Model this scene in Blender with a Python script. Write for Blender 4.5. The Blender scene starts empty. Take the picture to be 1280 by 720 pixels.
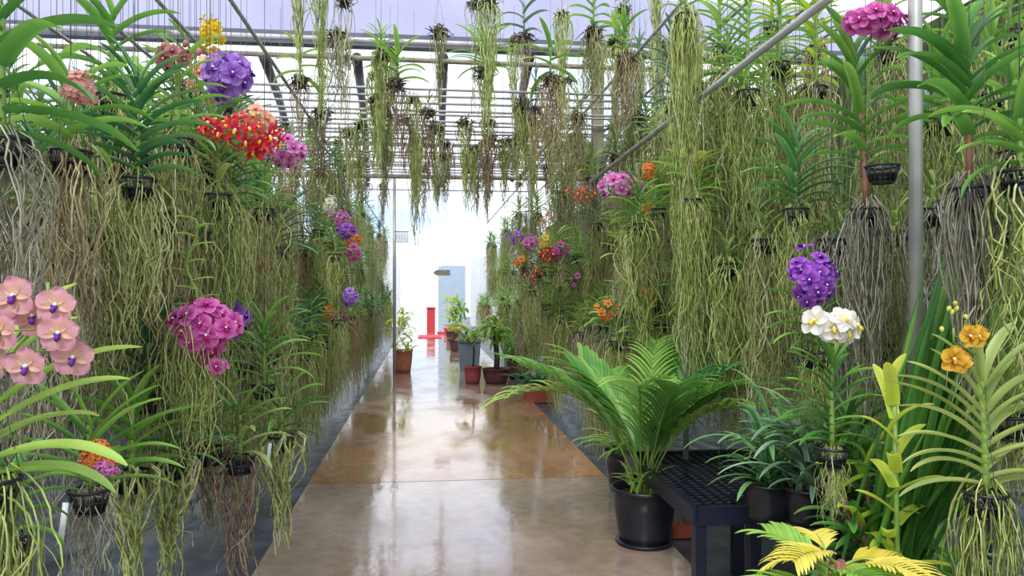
import bpy, math, random
from mathutils import Vector, Matrix
R = random.Random(7)
PI = math.pi
C = bpy.context.scene.collection
F = 950.0
TH = math.atan(107/F); PT = math.atan(5/F)
EYE = Vector((0, 0, 1.5))
fw = Vector((math.sin(TH)*math.cos(PT), math.cos(TH)*math.cos(PT), math.sin(PT)))
rt = Vector((math.cos(TH), -math.sin(TH), 0))
up = rt.cross(fw)
def W(px, py, Y):
    """a point of the place: where the sight line through (px,py) reaches distance Y down the greenhouse"""
    d = rt*(px-640) + up*(360-py) + fw*F
    return EYE + d*(Y/d.y)
def gx(px, Y): return W(px, 360, Y).x

# ------------------------------------------------------------------ mesh builder
class MB:
    def __init__(s): s.v = []; s.f = []; s.m = []; s.c = []
    def add(s, vs, fs, mi=0, cs=None):
        o = len(s.v); s.v += [tuple(v) for v in vs]
        s.f += [tuple(i+o for i in f) for f in fs]; s.m += [mi]*len(fs)
        s.c += (cs if cs is not None else [0.5]*len(vs))
    def box(s, c, d, rz=0, mi=0, col=0.5, rot=None):
        c = Vector(c); x, y, z = d[0]/2, d[1]/2, d[2]/2
        M = rot if rot is not None else Matrix.Rotation(rz, 3, 'Z')
        vs = [c + M @ Vector((i*x, j*y, k*z)) for i in (-1, 1) for j in (-1, 1) for k in (-1, 1)]
        s.add(vs, [(0,1,3,2),(4,6,7,5),(0,4,5,1),(2,3,7,6),(0,2,6,4),(1,5,7,3)], mi, [col]*8)
    def tube(s, pts, r, n=4, mi=0, col=0.5, cap=True):
        pts = [Vector(p) for p in pts]; k = len(pts)
        rr = r if isinstance(r, (list, tuple)) else [r]*k
        vs = []; ref = None
        for i, p in enumerate(pts):
            t = (pts[min(i+1, k-1)] - pts[max(i-1, 0)])
            if t.length < 1e-9: t = Vector((0,0,1))
            t.normalize()
            if ref is None: ref = Vector((1,0,0)) if abs(t.x) < .8 else Vector((0,1,0))
            a = (ref - t*ref.dot(t)); a.normalize(); ref = a; b = t.cross(a)
            for j in range(n):
                q = 2*PI*j/n; vs.append(p + (a*math.cos(q) + b*math.sin(q))*rr[i])
        fs = [(i*n+j, i*n+(j+1) % n, (i+1)*n+(j+1) % n, (i+1)*n+j) for i in range(k-1) for j in range(n)]
        if cap: fs += [tuple(range(n-1, -1, -1)), tuple((k-1)*n+j for j in range(n))]
        cs = [col]*len(vs)
        s.add(vs, fs, mi, cs)
    def lathe(s, prof, n=32, c=(0,0,0), mi=0, col=0.5):
        c = Vector(c); vs = []
        for (r, z) in prof:
            for j in range(n):
                q = 2*PI*j/n; vs.append(c + Vector((r*math.cos(q), r*math.sin(q), z)))
        k = len(prof)
        fs = [(i*n+j, i*n+(j+1) % n, (i+1)*n+(j+1) % n, (i+1)*n+j) for i in range(k-1) for j in range(n)]
        s.add(vs, fs, mi, [col]*len(vs))
    def mesh(s, name, mats, smooth=True):
        me = bpy.data.meshes.new(name); me.from_pydata(s.v, [], s.f)
        for m in (mats if isinstance(mats, (list, tuple)) else [mats]): me.materials.append(m)
        me.polygons.foreach_set('material_index', s.m)
        if smooth: me.polygons.foreach_set('use_smooth', [True]*len(s.f))
        at = me.attributes.new('shade', 'FLOAT', 'POINT'); at.data.foreach_set('value', s.c)
        me.update(); return me
    def build(s, name, mats, parent=None, smooth=True, loc=(0,0,0), rz=0):
        return put(name, s.mesh(name, mats, smooth), parent, loc, rz)
def put(name, me, parent=None, loc=(0,0,0), rz=0, sc=None):
    o = bpy.data.objects.new(name, me); C.objects.link(o)
    o.location = loc; o.rotation_euler = (0, 0, rz)
    if sc is not None: o.scale = sc if isinstance(sc, (tuple, list)) else (sc,)*3
    if parent: o.parent = parent
    return o
def tag(o, label, cat, group=None, kind=None):
    o['label'] = label; o['category'] = cat
    if group: o['group'] = group
    if kind: o['kind'] = kind
    return o
def thing(name, label, cat, loc=(0,0,0), rz=0, group=None):
    return tag(put(name, None, None, loc, rz), label, cat, group)
def struct(name, mb, m, smooth=False):
    o = mb.build(name, m, None, smooth); o['kind'] = 'structure'; return o

# ------------------------------------------------------------------ materials
def lin(c):
    if isinstance(c, str):
        c = tuple(int(c[i:i+2], 16)/255 for i in (0, 2, 4))
    return tuple(((x/12.92) if x <= .04045 else ((x+.055)/1.055)**2.4) for x in c) + (1,)
def newmat(name):
    m = bpy.data.materials.new(name); m.use_nodes = True
    nt = m.node_tree; b = nt.nodes['Principled BSDF']; return m, nt, b
def N(nt, t, **k):
    n = nt.nodes.new(t)
    for a, v in k.items():
        if hasattr(n, a): setattr(n, a, v)
        else: n.inputs[a].default_value = v
    return n
def ramp(nt, stops):
    r = nt.nodes.new('ShaderNodeValToRGB'); e = r.color_ramp.elements
    while len(e) < len(stops): e.new(0.5)
    for i, (p, c) in enumerate(stops): e[i].position = p; e[i].color = lin(c) if not isinstance(c, float) else (c, c, c, 1)
    return r
def leaf_mat(name, dark, mid, light, trans=.35, rough=.38):
    m, nt, b = newmat(name); L = nt.links
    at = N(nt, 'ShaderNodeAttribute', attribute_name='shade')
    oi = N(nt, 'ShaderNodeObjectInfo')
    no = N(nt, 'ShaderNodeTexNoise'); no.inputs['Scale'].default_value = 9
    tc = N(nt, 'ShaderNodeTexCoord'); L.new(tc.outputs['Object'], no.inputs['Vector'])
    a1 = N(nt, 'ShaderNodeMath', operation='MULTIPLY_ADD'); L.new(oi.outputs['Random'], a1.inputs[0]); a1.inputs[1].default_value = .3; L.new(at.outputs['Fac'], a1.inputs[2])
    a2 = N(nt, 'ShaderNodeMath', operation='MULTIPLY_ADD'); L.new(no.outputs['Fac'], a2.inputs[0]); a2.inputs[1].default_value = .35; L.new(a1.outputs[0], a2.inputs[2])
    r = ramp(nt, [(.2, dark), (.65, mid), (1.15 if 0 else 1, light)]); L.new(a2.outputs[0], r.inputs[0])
    L.new(r.outputs[0], b.inputs['Base Color']); b.inputs['Roughness'].default_value = rough
    b.inputs['Specular IOR Level'].default_value = .4
    tr = N(nt, 'ShaderNodeBsdfTranslucent'); hs = N(nt, 'ShaderNodeHueSaturation'); hs.inputs['Saturation'].default_value = 1.0; hs.inputs['Value'].default_value = 1.35; hs.inputs['Hue'].default_value = .495
    L.new(r.outputs[0], hs.inputs['Color']); L.new(hs.outputs[0], tr.inputs['Color'])
    mx = N(nt, 'ShaderNodeMixShader'); mx.inputs[0].default_value = trans
    L.new(b.outputs[0], mx.inputs[1]); L.new(tr.outputs[0], mx.inputs[2])
    L.new(mx.outputs[0], nt.nodes['Material Output'].inputs['Surface']); return m
def root_mat(name, cols):
    m, nt, b = newmat(name); L = nt.links
    at = N(nt, 'ShaderNodeAttribute', attribute_name='shade')
    oi = N(nt, 'ShaderNodeObjectInfo')
    a1 = N(nt, 'ShaderNodeMath', operation='MULTIPLY_ADD'); L.new(oi.outputs['Random'], a1.inputs[0]); a1.inputs[1].default_value = .25; L.new(at.outputs['Fac'], a1.inputs[2])
    r = ramp(nt, [(i/(len(cols)-1), c) for i, c in enumerate(cols)]); L.new(a1.outputs[0], r.inputs[0])
    no = N(nt, 'ShaderNodeTexNoise'); no.inputs['Scale'].default_value = 25
    tc = N(nt, 'ShaderNodeTexCoord'); L.new(tc.outputs['Object'], no.inputs['Vector'])
    mu = N(nt, 'ShaderNodeMix', data_type='RGBA', blend_type='MULTIPLY'); mu.inputs[0].default_value = .7
    r2 = ramp(nt, [(.3, (.55,.5,.45)), (.6, (1.,1.,1.))]); L.new(no.outputs['Fac'], r2.inputs[0])
    L.new(r.outputs[0], mu.inputs[6]); L.new(r2.outputs[0], mu.inputs[7]); L.new(mu.outputs[2], b.inputs['Base Color'])
    b.inputs['Roughness'].default_value = .65; b.inputs['Specular IOR Level'].default_value = .3; return m
def petal_mat(name, inner, mid, outer, trans=.35):
    m, nt, b = newmat(name); L = nt.links
    at = N(nt, 'ShaderNodeAttribute', attribute_name='shade')
    no = N(nt, 'ShaderNodeTexNoise'); no.inputs['Scale'].default_value = 14; no.inputs['Detail'].default_value = 4
    tc = N(nt, 'ShaderNodeTexCoord'); L.new(tc.outputs['Object'], no.inputs['Vector'])
    a2 = N(nt, 'ShaderNodeMath', operation='MULTIPLY_ADD'); L.new(no.outputs['Fac'], a2.inputs[0]); a2.inputs[1].default_value = .4; 
    s = N(nt, 'ShaderNodeMath', operation='SUBTRACT'); L.new(at.outputs['Fac'], s.inputs[0]); s.inputs[1].default_value = .2
    L.new(s.outputs[0], a2.inputs[2])
    r = ramp(nt, [(.05, inner), (.45, mid), (.95, outer)]); L.new(a2.outputs[0], r.inputs[0])
    L.new(r.outputs[0], b.inputs['Base Color']); b.inputs['Roughness'].default_value = .5; b.inputs['Specular IOR Level'].default_value = .25
    tr = N(nt, 'ShaderNodeBsdfTranslucent'); L.new(r.outputs[0], tr.inputs['Color'])
    mx = N(nt, 'ShaderNodeMixShader'); mx.inputs[0].default_value = trans
    L.new(b.outputs[0], mx.inputs[1]); L.new(tr.outputs[0], mx.inputs[2])
    L.new(mx.outputs[0], nt.nodes['Material Output'].inputs['Surface']); return m
def plain(name, col, rough=.5, metal=0., var=.25, scale=8., bump=0., bscale=40.):
    m, nt, b = newmat(name); L = nt.links
    no = N(nt, 'ShaderNodeTexNoise'); no.inputs['Scale'].default_value = scale; no.inputs['Detail'].default_value = 6
    tc = N(nt, 'ShaderNodeTexCoord'); L.new(tc.outputs['Object'], no.inputs['Vector'])
    c = lin(col); d = tuple(x*(1-var) for x in c[:3]); e = tuple(min(1, x*(1+var)) for x in c[:3])
    r = nt.nodes.new('ShaderNodeValToRGB'); r.color_ramp.elements[0].position = .3; r.color_ramp.elements[1].position = .7
    r.color_ramp.elements[0].color = d+(1,); r.color_ramp.elements[1].color = e+(1,)
    L.new(no.outputs['Fac'], r.inputs[0]); L.new(r.outputs[0], b.inputs['Base Color'])
    b.inputs['Roughness'].default_value = rough; b.inputs['Metallic'].default_value = metal
    if bump:
        n2 = N(nt, 'ShaderNodeTexNoise'); n2.inputs['Scale'].default_value = bscale; L.new(tc.outputs['Object'], n2.inputs['Vector'])
        bp = N(nt, 'ShaderNodeBump'); bp.inputs['Strength'].default_value = bump; bp.inputs['Distance'].default_value = .02
        L.new(n2.outputs['Fac'], bp.inputs['Height']); L.new(bp.outputs[0], b.inputs['Normal'])
    return m
LM = {
 'deep':  leaf_mat('leaf_deep', '23503a', '3f7a4c', '7aac62', .25),
 'mid':   leaf_mat('leaf_mid', '2f6430', '5c9440', '9cc75c', .32),
 'fresh': leaf_mat('leaf_fresh', '4a7f34', '7aa946', 'b2cf68', .36),
 'olive': leaf_mat('leaf_olive', '45602e', '77934a', 'b0bf72', .3),
 'lime':  leaf_mat('leaf_lime', '7c9e30', 'b0c840', 'dde260', .4),
 'gold':  leaf_mat('leaf_gold', 'a89a30', 'd8c840', 'f0e070', .4),
 'bluegreen': leaf_mat('leaf_bluegreen', '3a5f50', '6a8f78', 'a0b89c', .25),
}
RM = {
 'olive': root_mat('root_olive', ['5f6340', '8b8f56', 'a9ae6a', 'c4c785', 'e0deb4']),
 'tan':   root_mat('root_tan', ['766248', 'a08866', 'b8a878', 'c8c08e', 'e8dcba']),
 'grey':  root_mat('root_grey', ['66645a', '908c7c', 'aaa68e', 'bebca2', 'e0deca']),
 'green': root_mat('root_green', ['667a3c', '96a858', 'b4c46c', 'cdd58a', 'e8e8b8']),
 'brown': root_mat('root_brown', ['66524a', '8f7868', 'a58c7c', 'b4a47c', 'd2c8a6']),
}
M_black = plain('black_plastic', '1b1d26', .35, 0, .3, 12)
M_bench = plain('black_painted_metal', '171b2c', .4, 0, .25, 6)
M_wire = plain('hanger_wire', '6c6a66', .5, .6, .2)
M_stem = plain('stem_green', '7b9a44', .5, 0, .25, 20)
M_redstem = plain('stem_red_brown', '8a5a48', .6, 0, .35, 20)
M_bark = plain('fibre_clump', '4a4038', .9, 0, .5, 50, .8, 60)
M_tag = plain('tag_plastic', 'eef2f4', .4, 0, .05)
M_steel = plain('galvanised_pipe', 'a9a9a2', .42, .35, .18, 6)
M_rail = plain('rail_pipe', 'b4b0b4', .45, .2, .2, 5)
M_tanpipe = plain('weathered_pipe', 'b09c8c', .6, 0, .25, 5)
M_timber = plain('weathered_timber', '8f8672', .8, 0, .3, 10, .4)
M_dark = plain('dark_beam', '5a5860', .6, .1, .25, 4)
M_gutter = plain('gutter', '5b606e', .5, .2, .2, 4)
M_lilac = plain('roof_sheet_lilac', 'b4b3d0', .6, 0, .08, 1.5)
M_terra = plain('terracotta', 'b26a52', .75, 0, .2, 12)
M_redpot = plain('red_plastic', '96434c', .5, 0, .15, 12)
M_brownpot = plain('dark_brown_pot', '5a3434', .6, 0, .2, 12)
M_brick = plain('brick', 'a04a3c', .8, 0, .25, 25, .3)
M_bin = plain('grey_bin', '687686', .5, 0, .12, 5)
M_white = plain('white_board', 'e8ecf2', .5, 0, .05)
M_blue = plain('pale_blue_paint', 'b8cce0', .5, 0, .06)
M_red = plain('red_mat', 'd8404c', .7, 0, .1)
M_soil = plain('potting_soil', '3a2c24', .95, 0, .4, 60, .8, 80)
M_trunk = plain('dark_trunk', '4a4234', .85, 0, .35, 25, .5)

# ------------------------------------------------------------------ plant pieces
def leaf(mb, base, az, e0, L, w, droop, fold=.35, n=9, sh=.4, twist=0., mi=0, wob=.0):
    """arching strap leaf with a V-shaped section"""
    p = Vector(base); h = Vector((math.cos(az), math.sin(az), 0)); s0 = Vector((-math.sin(az), math.cos(az), 0))
    vs = []; cs = []; ds = L/n
    ph = R.uniform(0, 6)
    for i in range(n+1):
        t = i/n
        e = e0 - droop*(t**1.25)
        T = h*math.cos(e) + Vector((0, 0, 1))*math.sin(e)
        tw = twist*t + wob*math.sin(ph+5*t)
        U = s0.cross(T)*-1
        if U.z < 0 and abs(e) < PI/2: U = -U
        sd = s0*math.cos(tw) + U*math.sin(tw); un = U*math.cos(tw) - s0*math.sin(tw)
        ww = w*.5*(min(1, .92+.6*t))*(max(0.04, 1-((t-.55)/.46)**2*1.0) if t > .55 else 1)**.6
        vs += [p + sd*ww + un*ww*fold, p - un*ww*fold*.25, p - sd*ww + un*ww*fold]
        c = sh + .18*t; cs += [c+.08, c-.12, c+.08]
        p = p + T*ds
    fs = []
    for i in range(n):
        a = i*3; fs += [(a, a+1, a+4, a+3), (a+1, a+2, a+5, a+4)]
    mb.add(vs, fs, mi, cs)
def vanda_foliage(npairs=8, bare=0., H=.3, L=.28, w=.03, az=0., spread=.3, top=1.25, bot=.35, droop=1.3, lean=(0, 0), bend=0, seed=0, sh=.35, n=9):
    """two-ranked leaves along an upright stem; returns leaves and stem meshes"""
    global R
    keep = R; R = random.Random(seed)
    mb = MB(); st = MB(); pts = []
    for i in range(9):
        t = i/8; pts.append(Vector((lean[0]*t*t*H, lean[1]*t*H, H*t)))
    def at(t):
        k = min(7, int(t*8)); f = t*8-k; return pts[k].lerp(pts[k+1], f)
    st.tube(pts, [.011]*4+[.009]*5, 7)
    for i in range(npairs*2):
        t = (i+.5)/(npairs*2); side = i % 2
        a = az + side*PI + R.gauss(0, spread)
        e = bot + (top-bot)*t**1.3 + R.gauss(0, .08)
        ll = L*(1 - .35*abs(t-.45)**1.2*1.6)*R.uniform(.85, 1.1)
        leaf(mb, at(bare+(1-bare)*t), a, e, ll, w*R.uniform(.85, 1.1), droop*(1-.4*t)*R.uniform(.75, 1.2), .45, n, sh + R.uniform(-.15, .15), R.uniform(-.4, .4))
    R = keep
    return mb, st
def strands(n=60, L=1.0, r0=.06, spread=.14, th=.0032, seed=0, up_=.3, step=.055, kink=.5, branch=.25, sides=3):
    """a tangle of aerial roots falling from a basket"""
    r = random.Random(seed); mb = MB()
    def run(p, d, ll, t, c):
        k = max(3, int(ll/step)); pts = [p]; rad = [t]
        drift = Vector((r.gauss(0, .35), r.gauss(0, .35), 0))
        for i in range(k):
            f = i/k
            d = d*(.5) + Vector((0, 0, -1))*.5 + Vector((r.gauss(0, kink), r.gauss(0, kink), r.gauss(0, kink*.5)))*.5
            d.x += -.5*(p.x/ max(spread, .01))*.3 + drift.x*.06; d.y += -.5*(p.y/max(spread, .01))*.3 + drift.y*.06
            d.normalize(); p = p + d*step; pts.append(p); rad.append(t*(1-.45*f))
            if r.random() < branch/k*2 and i > 1 and t > .0018:
                run(p, Vector((r.gauss(0, 1), r.gauss(0, 1), -.2)).normalized(), ll*(1-f)*r.uniform(.3, .8), t*.75, c+r.uniform(-.1, .1))
        mb.tube(pts, rad, sides, 0, max(0, min(1, c)), False)
    for i in range(n):
        a = r.uniform(0, 2*PI); q = r0*math.sqrt(r.random())
        p = Vector((math.cos(a)*q, math.sin(a)*q, r.uniform(-.05, .06)))
        d = Vector((math.cos(a)*1.0, math.sin(a)*1.0, r.uniform(-.5, up_))).normalized()*r.uniform(.3, 1.0)
        run(p, d, L*r.uniform(.35, 1)**.8, th*r.uniform(.6, 1.25), r.uniform(0, .8))
    return mb
def basket_mb(r=.06, h=.07):
    mb = MB()
    for i, z in enumerate((0, -h*.5, -h)):
        rr = r*(1-.16*i); mb.tube([(rr*math.cos(2*PI*j/16), rr*math.sin(2*PI*j/16), z) for j in range(17)], .0045 if i else .006, 5)
    for j in range(12):
        q = 2*PI*j/12; mb.tube([(r*math.cos(q), r*math.sin(q), 0), (r*.68*math.cos(q), r*.68*math.sin(q), -h)], .0045, 4)
    mb.lathe([(0.001, -h*.55), (r*.72, -h*.5), (r*.66, -h), (.001, -h)], 14)
    return mb
def hanger_mb(r=.06, h=.3):
    mb = MB()
    for j in range(3):
        q = 2*PI*j/3+.3; mb.tube([(r*math.cos(q), r*math.sin(q), 0), (0, 0, h)], .0012, 3)
    return mb
HANG3 = hanger_mb().mesh('hanger', M_wire)
wm = MB(); wm.tube([(0, 0, 0), (0, 0, 1)], .0014, 3); WIRE = wm.mesh('wire', M_wire)
BASK = basket_mb().mesh('basket', M_black)
cl = MB()
_r = random.Random(3)
for k in range(70):
    p = Vector((_r.gauss(0, .028), _r.gauss(0, .028), _r.gauss(-.02, .025)))
    cl.tube([p, p+Vector((_r.gauss(0, .03), _r.gauss(0, .03), _r.gauss(0, .02))), p+Vector((_r.gauss(0, .05), _r.gauss(0, .05), _r.gauss(-.02, .03)))], [.004, .006, .002], 4)
CLUMP = cl.mesh('root_clump', M_bark)
tg = MB(); tg.box((0, 0, -.05), (.017, .0015, .12)); TAG = tg.mesh('name_tag', M_tag)

# ------------------------------------------------------------------ flowers
def petal(mb, ang, L, w, tilt, mi=0, cup=.25, wav=.1, rnd=.75):
    """petal in the xy plane growing away from the middle, z is towards the viewer of the flower"""
    d = Vector((math.cos(ang), math.sin(ang), 0)); s = Vector((-math.sin(ang), math.cos(ang), 0)); z = Vector((0, 0, 1))
    nu, nv = 8, 4; vs = []; cs = []; ph = R.uniform(0, 6)
    for i in range(nu+1):
        t = i/nu
        prof = math.sin(PI*min(.985, .09+.9*t)**(rnd*1.75))**.55
        if t < .35: prof = max(prof, .2+.9*t)
        for j in range(nv+1):
            q = (j/nv-.5)*2
            zz = tilt*t*L - cup*L*t*t*.5 + .10*w*q*q + wav*w*math.sin(ph+7*t+3*q)*t
            vs.append(d*(L*t) + s*(w*.5*prof*q) + z*zz); cs.append(.1+.85*t - .05*abs(q))
    fs = [(i*(nv+1)+j, (i+1)*(nv+1)+j, (i+1)*(nv+1)+j+1, i*(nv+1)+j+1) for i in range(nu) for j in range(nv)]
    mb.add(vs, fs, mi, cs)
def flower_mesh(name, pm, lm, w=.8, latw=.85, star=False):
    mb = MB()
    u = PI/2
    if star:
        for a, l in ((u, 1), (u+1.15, .9), (u-1.15, .9), (u+2.45, 1.1), (u-2.45, 1.1)): petal(mb, a, l, .34, .15, 0, .2, .05, .6)
    else:
        petal(mb, u+2.5, 1, latw, .05, 0); petal(mb, u-2.5, 1, latw, .05, 0); petal(mb, u, .95, w, .02, 0)
        petal(mb, u+1.22, .98, w*1.05, .16, 0); petal(mb, u-1.22, .98, w*1.05, .16, 0)
    # lip and column
    mb.tube([(0, .03, 0), (0, .02, .16), (0, -.04, .2)], [.09, .1, .05], 8, 1, .9)
    mb.tube([(0, -.02, .1), (0, -.14, .22), (0, -.3, .3), (0, -.42, .26)], [.05, .12, .15, .05], 8, 2, .2)
    for sx in (-1, 1): mb.tube([(0, -.05, .1), (sx*.12, -.08, .2), (sx*.15, -.06, .26)], [.06, .08, .03], 6, 2, .4)
    return mb.mesh(name, [pm, M_col, lm])
M_col = petal_mat('column_cream', 'f4e8c8', 'fbf3e0', 'fffaf0', .1)
def fm(name, cols, lip, **k):
    pm = petal_mat(name, *cols); lm = petal_mat(name+'_lip', lip, lip, lip, .1)
    return flower_mesh(name, pm, lm, **k)
FL = {
 'peach':   fm('peach_pink_flower', ('ecd2ac', 'deaaa2', 'd898b2'), '6a2f92', w=.9, latw=1.0),
 'magenta': fm('magenta_flower', ('b03490', 'dc5cb4', 'f092d2'), 'a01858', w=.95, latw=1.),
 'purple':  fm('purple_flower', ('8040ac', 'b076da', 'cfa2ee'), '5a1a8a', w=.9, latw=.95),
 'violet':  fm('violet_flower', ('7a30a8', 'a650cc', 'c27ee2'), '3a1078', w=.9, latw=.95),
 'white':   fm('white_flower', ('e8dc90', 'f4efe2', 'fbf8fa'), 'd8c84a', w=.85, latw=.85),
 'yellow':  fm('golden_yellow_flower', ('b87a1c', 'dcaa30', 'e8c04e'), 'c8881c', w=1., latw=1.),
 'butter':  fm('butter_yellow_flower', ('e4c83a', 'f0dc50', 'f6ec8a'), 'd8a020', w=.95, latw=.95),
 'lemon':   fm('lemon_yellow_flower', ('d8b010', 'f2d018', 'f8e040'), 'c89010', w=.85, latw=.85),
 'orange':  fm('orange_flower', ('d86a1c', 'ee9038', 'f6b46a'), 'c84a1c', w=.8, latw=.85),
 'apricot': fm('apricot_flower', ('ee9a70', 'f4b896', 'f8d0b8'), 'c05c50', w=.85, latw=.85),
 'red':     fm('red_star_flower', ('b01428', 'dc2438', 'ec4a58'), 'f0c040', star=True),
 'coral':   fm('coral_star_flower', ('b84a34', 'd8664a', 'e89478'), 'e0b060', star=True),
 'dusty':   fm('dusty_rose_flower', ('8e4a4c', 'b4686c', 'cc8c88'), '7a3a44', w=.95, latw=1.),
 'blush':   fm('cream_pink_flower', ('e8c490', 'e8b4a0', 'dc94a0'), 'c87878', w=.75, latw=.8),
 'pink':    fm('pink_flower', ('c04c9c', 'e07cc6', 'f0b0de'), '8a1c5c', w=.9, latw=.95),
}
def bud_mesh():
    mb = MB(); mb.lathe([(.001, -.5), (.22, -.4), (.38, -.05), (.36, .25), (.2, .48), (.001, .55)], 10); return mb
BUDG = bud_mesh().mesh('bud', plain('bud_yellow_green', 'b4b850', .5, 0, .2, 10))
BUDR = bud_mesh().mesh('bud', plain('bud_rose', 'b46a66', .55, 0, .25, 10))

def spike(root, start, centre, kind, n, size, rx, rz_, seed=0, buds=None, flat=False, spots=None):
    """a flower stalk from start (local) to the cluster around centre (local); each bloom is a sub-part"""
    r = random.Random(seed)
    a = Vector(start); b = Vector(centre)
    top = b + Vector((0, 0, rz_*.9)); mb = MB(); pts = []
    mid = a.lerp(top, .5) + Vector((0, 0, abs(b.x-a.x)*.15))
    if a.z > b.z: top = b - Vector((0, 0, rz_*.9)); 
    for i in range(9):
        t = i/8; pts.append(a*(1-t)**2 + mid*2*t*(1-t) + b*t*t)
    pts.append(top)
    mb.tube(pts, .0035 if size > .02 else .0025, 6)
    blooms = []
    DIRS = []
    if not spots:
        m = int(n*1.55)+1
        for i in range(m):
            zz = 1-2*(i+.5)/m; q = i*2.39996; s_ = math.sqrt(1-zz*zz); DIRS.append(Vector((s_*math.cos(q), s_*math.sin(q), zz)))
        DIRS.sort(key=lambda d: d.y); DIRS = DIRS[:n]
    for i in range(n):
        if spots: dx, dy, dz = spots[i]; dirv = Vector((dx*3, -1, dz*1.5)).normalized(); off = Vector((dx, dy, dz))
        else:
            dirv = DIRS[i]; off = Vector((dirv.x*rx, dirv.y*rx*.75, dirv.z*rz_)); off *= r.uniform(.66, 1.12); off.x *= 1+.25*math.sin(seed+3*dirv.z); off += Vector((r.gauss(0, .07)*rx, 0, r.gauss(0, .1)*rz_))
            dirv = (dirv + Vector((0, -.25, 0))).normalized()
        pos = b + off
        mb.tube([b + Vector((0, 0, off.z*.8)), b + off*.6 + Vector((0, 0, off.z*.2)), pos], .0018, 4)
        blooms.append((pos, dirv))
    sp = mb.build('flower_spike', M_stem, root)
    for (pos, dirv) in blooms:
        o = put('flower', FL[kind], sp, pos)
        q = dirv.to_track_quat('Z', 'Y')
        o.rotation_mode = 'QUATERNION'
        o.rotation_quaternion = q @ Matrix.Rotation(r.gauss(0, .2), 4, 'Z').to_quaternion()
        k = size*r.uniform(.95, 1.22); o.scale = (k, k, k)
    if buds:
        bm_, lst, bs = buds
        for (x, y, z) in lst:
            o = put('bud', bm_, sp, b+Vector((x, y, z))); o.scale = (bs,)*3; o.rotation_euler = (r.uniform(-.6, .6), r.uniform(-.6, .6), 0)
    return sp

# ------------------------------------------------------------------ libraries of shared meshes
FOL = {}
def fol(key, mat, **k):
    a, b = vanda_foliage(**k); FOL[key] = (a.mesh('foliage', LM[mat]), b.mesh('stem', k.get('sm') or M_stem))
for i in range(3): fol('deep%d' % i, 'deep', npairs=9, H=.28, L=.26, w=.028, seed=10+i, spread=.35)
for i in range(3): fol('mid%d' % i, 'mid', npairs=8, H=.24, L=.27, w=.03, seed=20+i, spread=.4)
for i in range(3): fol('fresh%d' % i, 'fresh', npairs=7, H=.2, L=.28, w=.03, seed=30+i, spread=.55, top=1.4)
for i in range(3): fol('olive%d' % i, 'olive', npairs=6, H=.2, L=.24, w=.024, seed=40+i, spread=.6)
for i in range(2): fol('blue%d' % i, 'bluegreen', npairs=6, H=.2, L=.25, w=.02, seed=50+i, spread=.8, top=1.5, bot=.8)
ROOT = {}
for k_, (mat, n_, L_, sp_) in {
    'o0': ('olive', 75, 1.05, .15), 'o1': ('olive', 80, .85, .17), 'o2': ('olive', 70, 1.2, .14),
    't0': ('tan', 70, .95, .15), 't1': ('tan', 60, 1.15, .14), 'g0': ('grey', 75, 1.1, .14), 'g1': ('grey', 65, .8, .16),
    'n0': ('green', 80, 1.0, .15), 'n1': ('green', 70, .8, .17), 'n2': ('green', 65, 1.25, .14)}.items():
    ROOT[k_] = strands(n_, L_, .06, sp_, .0034, seed=hash(k_[0])*0+ord(k_[0])*7+int(k_[1])).mesh('roots', RM[mat])
for k_, (mat, n_, L_) in {'s0': ('green', 34, .95), 's1': ('olive', 30, .8), 's2': ('brown', 30, .7), 's3': ('brown', 26, 1.0), 's4': ('green', 40, 1.15), 's5': ('tan', 12, .9), 's6': ('olive', 12, 1.1)}.items():
    ROOT[k_] = strands(n_, L_, .05, .06, .0036, seed=ord(k_[1])+70, kink=.22, branch=.1).mesh('roots', RM[mat])
RTONE = {'o': 'olive', 't': 'tan', 'g': 'grey', 'n': 'pale green', 's': 'thin'}

def orchid(label, loc, folkey=None, rootkey=None, rz=0, group=None, scale=1., rail=3.3, basket=BASK, tagc=False, rscale=None, fscale=None, name='hanging_orchid', hang=True):
    t = thing(name, label, 'orchid', loc, 0, group)
    if folkey:
        a, b = FOL[folkey]; fs = fscale or scale
        put('foliage', a, t, (0, 0, -.02), rz, fs); put('stem', b, t, (0, 0, -.02), rz, fs)
    put('basket' if basket == BASK else 'root_clump', basket, t, (0, 0, 0), R.uniform(0, 3), scale)
    if rootkey: put('roots', ROOT[rootkey], t, (0, 0, 0), R.uniform(0, 6), rscale or scale)
    if hang:
        put('hanger', HANG3, t, (0, 0, 0), R.uniform(0, 2), scale)
        h = rail - loc[2] - .3*scale
        if h > .05: put('wire', WIRE, t, (0, 0, .3*scale), 0, (1, 1, h))
    if tagc:
        o = put('name_tag', TAG, t, (R.uniform(-.05, .05), -.07, -.03), R.uniform(-.5, .5)); o.rotation_euler.y = R.uniform(-.5, .5)
    return t

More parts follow.
